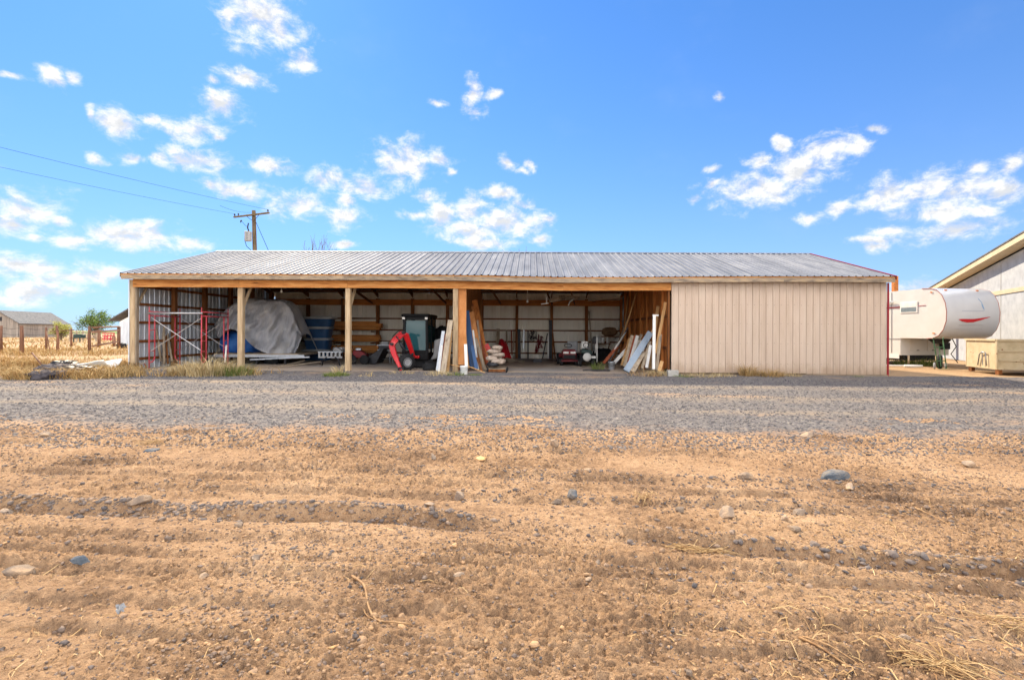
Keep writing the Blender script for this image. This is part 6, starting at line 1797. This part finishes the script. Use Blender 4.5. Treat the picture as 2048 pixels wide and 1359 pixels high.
# ------------------------------------------------------------------ weeds along the barn front
for px, py, r, n, h, m, lab in (
        (468, 752, 0.5, 620, 0.5, M_GREEN, 'grey-green weed clump at the foot of the second post'),
        (420, 752, 0.75, 620, 0.85, M_PALE, 'tall bleached weeds under the right end of the scaffold'),
        (380, 750, 0.55, 420, 0.6, M_PALE, 'bleached weed clump before the scaffold braces'),
        (490, 752, 0.45, 120, 0.4, M_PALE, 'straggly bleached weeds right of the second post'),
        (672, 753, 0.38, 420, 0.24, M_GREEN, 'low green weed at the foot of the third post'),
        (677, 750, 0.14, 50, 0.62, M_PALE, 'upright dry stalks rising from the green weed by the third post'),
        (735, 754, 0.25, 40, 0.26, M_PALE, 'small dry tuft right of the third post'),
        (800, 748, 0.45, 90, 0.2, M_PALE, 'dry grass tuft before the red boom arm'),
        (880, 751, 0.5, 170, 0.28, M_PALE, 'dry grass under the leaning boards left of the partition'),
        (912, 752, 0.3, 120, 0.22, M_GREEN, 'low green weeds at the partition post'),
        (1195, 739, 0.24, 110, 0.5, M_GREEN, 'bright green weed growing inside the right bay'),
        (1290, 753, 0.55, 170, 0.36, M_STRAW, 'straw heap at the foot of the leaning gutters'),
        (1318, 752, 0.35, 200, 0.38, M_PALE, 'bleached weed stalks beside the straw heap'),
        (1366, 755, 0.3, 130, 0.16, M_GREEN, 'low green weeds right of the concrete block'),
        (1400, 754, 0.55, 320, 0.22, M_PALE, 'low dry weeds along the left part of the beige wall'),
        (1443, 753, 0.45, 220, 0.2, M_PALE, 'small dry weeds low on the beige wall'),
        (1496, 753, 0.26, 260, 0.62, M_GRASS, 'tall golden weed against the beige wall'),
        (1540, 754, 0.42, 380, 0.42, M_GRASS, 'bushy golden weed right of the tall one at the beige wall'),
        (1582, 754, 0.3, 160, 0.26, M_PALE, 'small weed tuft midway along the beige wall'),
        (1716, 755, 0.22, 60, 0.12, M_GREEN, 'tiny weed tuft near the red corner trim'),
        (232, 752, 0.4, 260, 0.24, M_GREEN, 'yellow-green weeds left of the corner post'),
        (950, 752, 0.22, 150, 0.14, M_GREEN, 'flat green weeds before the white bucket')):
    q_ = G(px, py)
    clump('weed_clump', q_, r, n, h, m, lab, group='weeds along the barn front')

# ------------------------------------------------------------------ foreground: rocks, stalks, litter
def rock(px, py, wpx, label, m=None, flat=0.6, seed=0, tilt=0.0):
    c = G(px, py)
    w = wpx * c.y / FPX / 2
    rs = random.Random(seed)
    import bmesh
    bm = bmesh.new()
    bmesh.ops.create_icosphere(bm, subdivisions=3, radius=1.0)
    pl_ = [(Vector((rs.gauss(0, 1), rs.gauss(0, 1), rs.gauss(0, 1))).normalized(), rs.uniform(0.42, 0.72)) for _ in range(13)]
    for v in bm.verts:
        d = v.co.normalized()
        r = 1.0
        for n_, k in pl_:
            dt = d.dot(n_)
            if dt > 0:
                r = min(r, k / max(dt, 1e-3))
        r = r * 1.12 * (1 + 0.03 * math.sin(13 * d.x + seed) * math.cos(11 * d.y + 9 * d.z))
        v.co = d * r
        v.co.x *= w
        v.co.y *= w * rs.uniform(0.72, 0.74)
        v.co.z *= w * flat
    me = bpy.data.meshes.new('rock')
    bm.to_mesh(me)
    bm.free()
    o = link_mesh('rock', me, m or M_ROCK)
    zg = float(H(np.array([c.x]), np.array([c.y]))[0]) if c.y < 8 else float(road_z(np.array([c.x]), np.array([c.y]))[0])
    o.location = (c.x, c.y, zg - w * flat * 0.35)
    o.rotation_euler = (tilt, rs.uniform(-0.2, 0.2), rs.uniform(0, 6.28))
    return tag(o, label, 'rock', 'rocks in the dirt yard')


for i, (px, py, w, lab, m, fl) in enumerate((
        (1672, 966, 58, 'largest blue-grey rock on the right side of the yard', M_ROCKB, 0.45),
        (1700, 978, 26, 'small tan rock touching the large blue-grey one', None, 0.6),
        (1454, 1036, 54, 'broad pale grey rock right of centre', None, 0.45), (1360, 1027, 26, 'rounded grey rock left of the broad pale one', None, 0.7),
        (1572, 1047, 24, 'round tan-grey rock below a dark rock pair', None, 0.8), (1598, 1030, 36, 'angular brown-grey rock above the round tan-grey one', None, 0.55),
        (1492, 962, 34, 'grey rock high on the right above the broad pale one', None, 0.6), (1420, 982, 24, 'flat grey rock left of the high grey one', None, 0.4),
        (1615, 872, 34, 'tan rock lying at the gravel edge', None, 0.7), (1676, 912, 28, 'long pinkish rock between gravel edge and blue-grey rock', None, 0.4),
        (1738, 911, 18, 'small dark brown rock right of the pinkish one', M_DARK, 0.7), (1936, 930, 40, 'flat dark rock near the right picture edge', None, 0.4),
        (922, 996, 32, 'rounded grey rock near the middle of the yard', None, 0.7), (859, 1010, 26, 'flat pale rock left of the rounded middle one', None, 0.45),
        (1145, 997, 34, 'dark angular rock right of the middle', M_ROCKB, 0.65), (1113, 1001, 32, 'flat grey rock beside the dark angular one', None, 0.4),
        (1107, 901, 22, 'pale cube-like rock below the gravel edge', None, 0.9), (867, 920, 20, 'small angular rock above the middle of the yard', None, 0.8),
        (962, 926, 34, 'pale flat tan rock above the middle of the yard', W_TAN, 0.25), (1175, 948, 28, 'low grey rock right of the pale flat one', None, 0.4),
        (38, 1140, 74, 'long grey rock at the left picture edge', None, 0.5), (162, 1130, 34, 'blue-grey split rock right of the long one', M_ROCKB, 0.6),
        (407, 1154, 26, 'brown-grey rounded rock low on the left', None, 0.7), (511, 1126, 24, 'small grey rock above the brown-grey rounded one', None, 0.6),
        (280, 1013, 46, 'broad dark rock in the rubble of the long rut', None, 0.5), (478, 1050, 24, 'pale rock below the rubble of the long rut', None, 0.5),
        (302, 905, 34, 'dark flat rock near the gravel on the left', M_ROCKB, 0.4), (90, 874, 30, 'dark rock at the gravel edge far left', None, 0.5),
        (8, 1018, 36, 'grey flat rock cut by the left picture edge above the long one', None, 0.45), (919, 1150, 24, 'pale angular stone below the middle rut', None, 0.6),
        (1177, 1160, 18, 'small dark clod right of the pale angular stone', None, 0.9), (1196, 1132, 18, 'dark crumbly clod above the small dark one', None, 0.8),
        (1590, 1066, 32, 'mottled grey rock below the round tan-grey one', None, 0.5), (1812, 1278, 40, 'tan flat rock low on the right side', None, 0.5),
        (1379, 1352, 22, 'upright dark stone at the bottom picture edge', None, 1.0), (665, 1297, 20, 'rusty tan stone low in the left half', W_TAN, 0.5))):
    rock(px, py, w, lab, m, fl, i * 3 + 1)


def on_yard(pts, lift=0.012):
    out = []
    for px, py in pts:
        c = G(px, py)
        out.append(Vector((c.x, c.y, float(H(np.array([c.x]), np.array([c.y]))[0]) + lift)))
    return out


def stalk(label, pts, r, m=None, name='dry_stalk', lift=0.014):
    p = on_yard(pts, lift)
    sm = []
    for i in range(len(p) - 1):
        a0, a1, a2, a3 = p[max(i - 1, 0)], p[i], p[i + 1], p[min(i + 2, len(p) - 1)]
        for t in (0, 0.25, 0.5, 0.75):
            sm.append(0.5 * ((2 * a1) + (a2 - a0) * t + (2 * a0 - 5 * a1 + 4 * a2 - a3) * t * t + (3 * a1 - a0 - 3 * a2 + a3) * t ** 3))
    sm.append(p[-1])
    n_ = len(sm)
    return tag(MB().tube(sm, [r * 0.62 * (1 - 0.6 * k / n_) * (1 + 0.15 * math.sin(k * 2.1)) for k in range(n_)], 6).build(name, m or M_STALK, smooth=True), label, 'stalk')


M_STALK = mat('dry_stalk', [L(128, 94, 62), L(160, 126, 88), L(180, 148, 108)], scale=20, rough=0.8, bump=0.2)
stalk('long curved dry stalk lying left of the middle foreground', [(704, 1152), (728, 1182), (736, 1215), (752, 1238), (785, 1254), (822, 1262)], 0.012)
stalk('thin side twig beside the long curved stalk', [(722, 1196), (730, 1222), (748, 1240)], 0.006)
stalk('thick straw stem at the bottom right, left of the bundle', [(1598, 1283), (1640, 1305), (1690, 1330), (1752, 1362)], 0.011)
stalk('thin straw beside the thick stem at the bottom right', [(1604, 1281), (1660, 1308), (1730, 1345)], 0.006)
stalk('straw stem running into the bottom right bundle', [(1760, 1290), (1810, 1318), (1860, 1342), (1905, 1360)], 0.010)
stalk('bent dark twig in the right foreground', [(1338, 1205), (1322, 1222), (1330, 1236), (1350, 1236)], 0.006)
stalk('pale fallen straw pointing left in the right foreground', [(1322, 1085), (1360, 1100), (1385, 1112)], 0.006)
stalk('long pale straw crossing the right side of the yard', [(1830, 1028), (1890, 1052), (1960, 1088)], 0.006)
stalk('short bent stalk right of the curved tyre mark', [(1920, 1215), (1926, 1240), (1945, 1252)], 0.006)


def straw_bundle(label, px, py, n, ln, spread, seed, ang):
    rs = random.Random(seed)
    c = G(px, py)
    b = MB()
    for _ in range(n):
        a = ang + rs.gauss(0, spread)
        l_ = ln * rs.uniform(0.5, 1.2)
        x0, y0 = c.x + rs.gauss(0, 0.05), c.y + rs.gauss(0, 0.03)
        pts = []
        for k in range(4):
            x, y = x0 + math.cos(a) * l_ * (k / 3 - 0.5), y0 + math.sin(a) * l_ * (k / 3 - 0.5) + 0.02 * math.sin(k * 2 + a)
            pts.append(Vector((x, y, float(H(np.array([x]), np.array([y]))[0]) + rs.uniform(0.006, 0.05))))
        b.tube(pts, 0.0024, 4)
    return tag(b.build('straw_bundle', M_STRAW, smooth=True), label, 'straw')


straw_bundle('bundle of straw lying beside the rut right of the middle', 1400, 1100, 22, 0.34, 0.25, 3, 0.1)
straw_bundle('loose wisp of straw above the rut right of the middle', 1290, 1002, 18, 0.30, 0.5, 4, 0.9)
straw_bundle('straw bundle cut by the bottom edge at the far right', 1890, 1345, 26, 0.30, 0.6, 5, -0.5)
straw_bundle('small straw wisp at the right edge low in the yard', 2010, 1262, 10, 0.22, 0.5, 6, -0.4)
straw_bundle('little straw wisp in the upper left of the dirt', 300, 888, 14, 0.30, 0.6, 7, 0.2)
# strewn straw
n = 2600
x, y = scatter(n * 3, 1.9, 6.8)
k = rng.random(n * 3) < np.clip(0.10 + 0.9 * sstep(0.3, 2.2, x) * sstep(4.5, 2.6, y) + 1.5 * fbm(x * 0.9, y * 0.9, 3, 14), 0.02, 1)
x, y = x[k][:n], y[k][:n]
n = len(x)
a = rng.random(n) * 6.283
ln = 0.02 + 0.10 * rng.random(n) ** 2
w = 0.0012 + 0.0016 * rng.random(n)
vs = []
for t in (0.0, 0.5, 1.0):
    px_, py_ = x + np.cos(a) * ln * (t - 0.5) - np.sin(a) * ln * 0.12 * (t == 0.5), y + np.sin(a) * ln * (t - 0.5) + np.cos(a) * ln * 0.12 * (t == 0.5)
    z_ = H(px_, py_) + 0.006 + 0.012 * (t == 0.5) * rng.random(n)
    for sg in (-1, 1):
        vs.append(np.stack([px_ - np.sin(a) * w * sg, py_ + np.cos(a) * w * sg, z_ + 0.001 * sg], -1))
v = np.stack(vs, 1).reshape(-1, 3)
f = (np.array([(0, 1, 3, 2), (2, 3, 5, 4)])[None] + (np.arange(n) * 6)[:, None, None]).reshape(-1, 4)
tag(np_mesh('strewn_straw', v, f, M_STRAW), 'thin straws strewn over the dirt yard', 'straw', kind='stuff')
q_ = on_yard([(240, 1230)], 0.02)[0]
tag(MB().grid(6, 5, lambda u, v: (q_.x + 0.04 * (u - 0.5) + 0.008 * math.sin(7 * v), q_.y + 0.025 * (v - 0.5), q_.z - 0.01 + 0.026 * v + 0.012 * math.sin(9 * u + 3 * v))).build('plastic_scrap', M_GREYP, smooth=True), 'small white plastic scrap on the dirt at the lower left', 'litter')
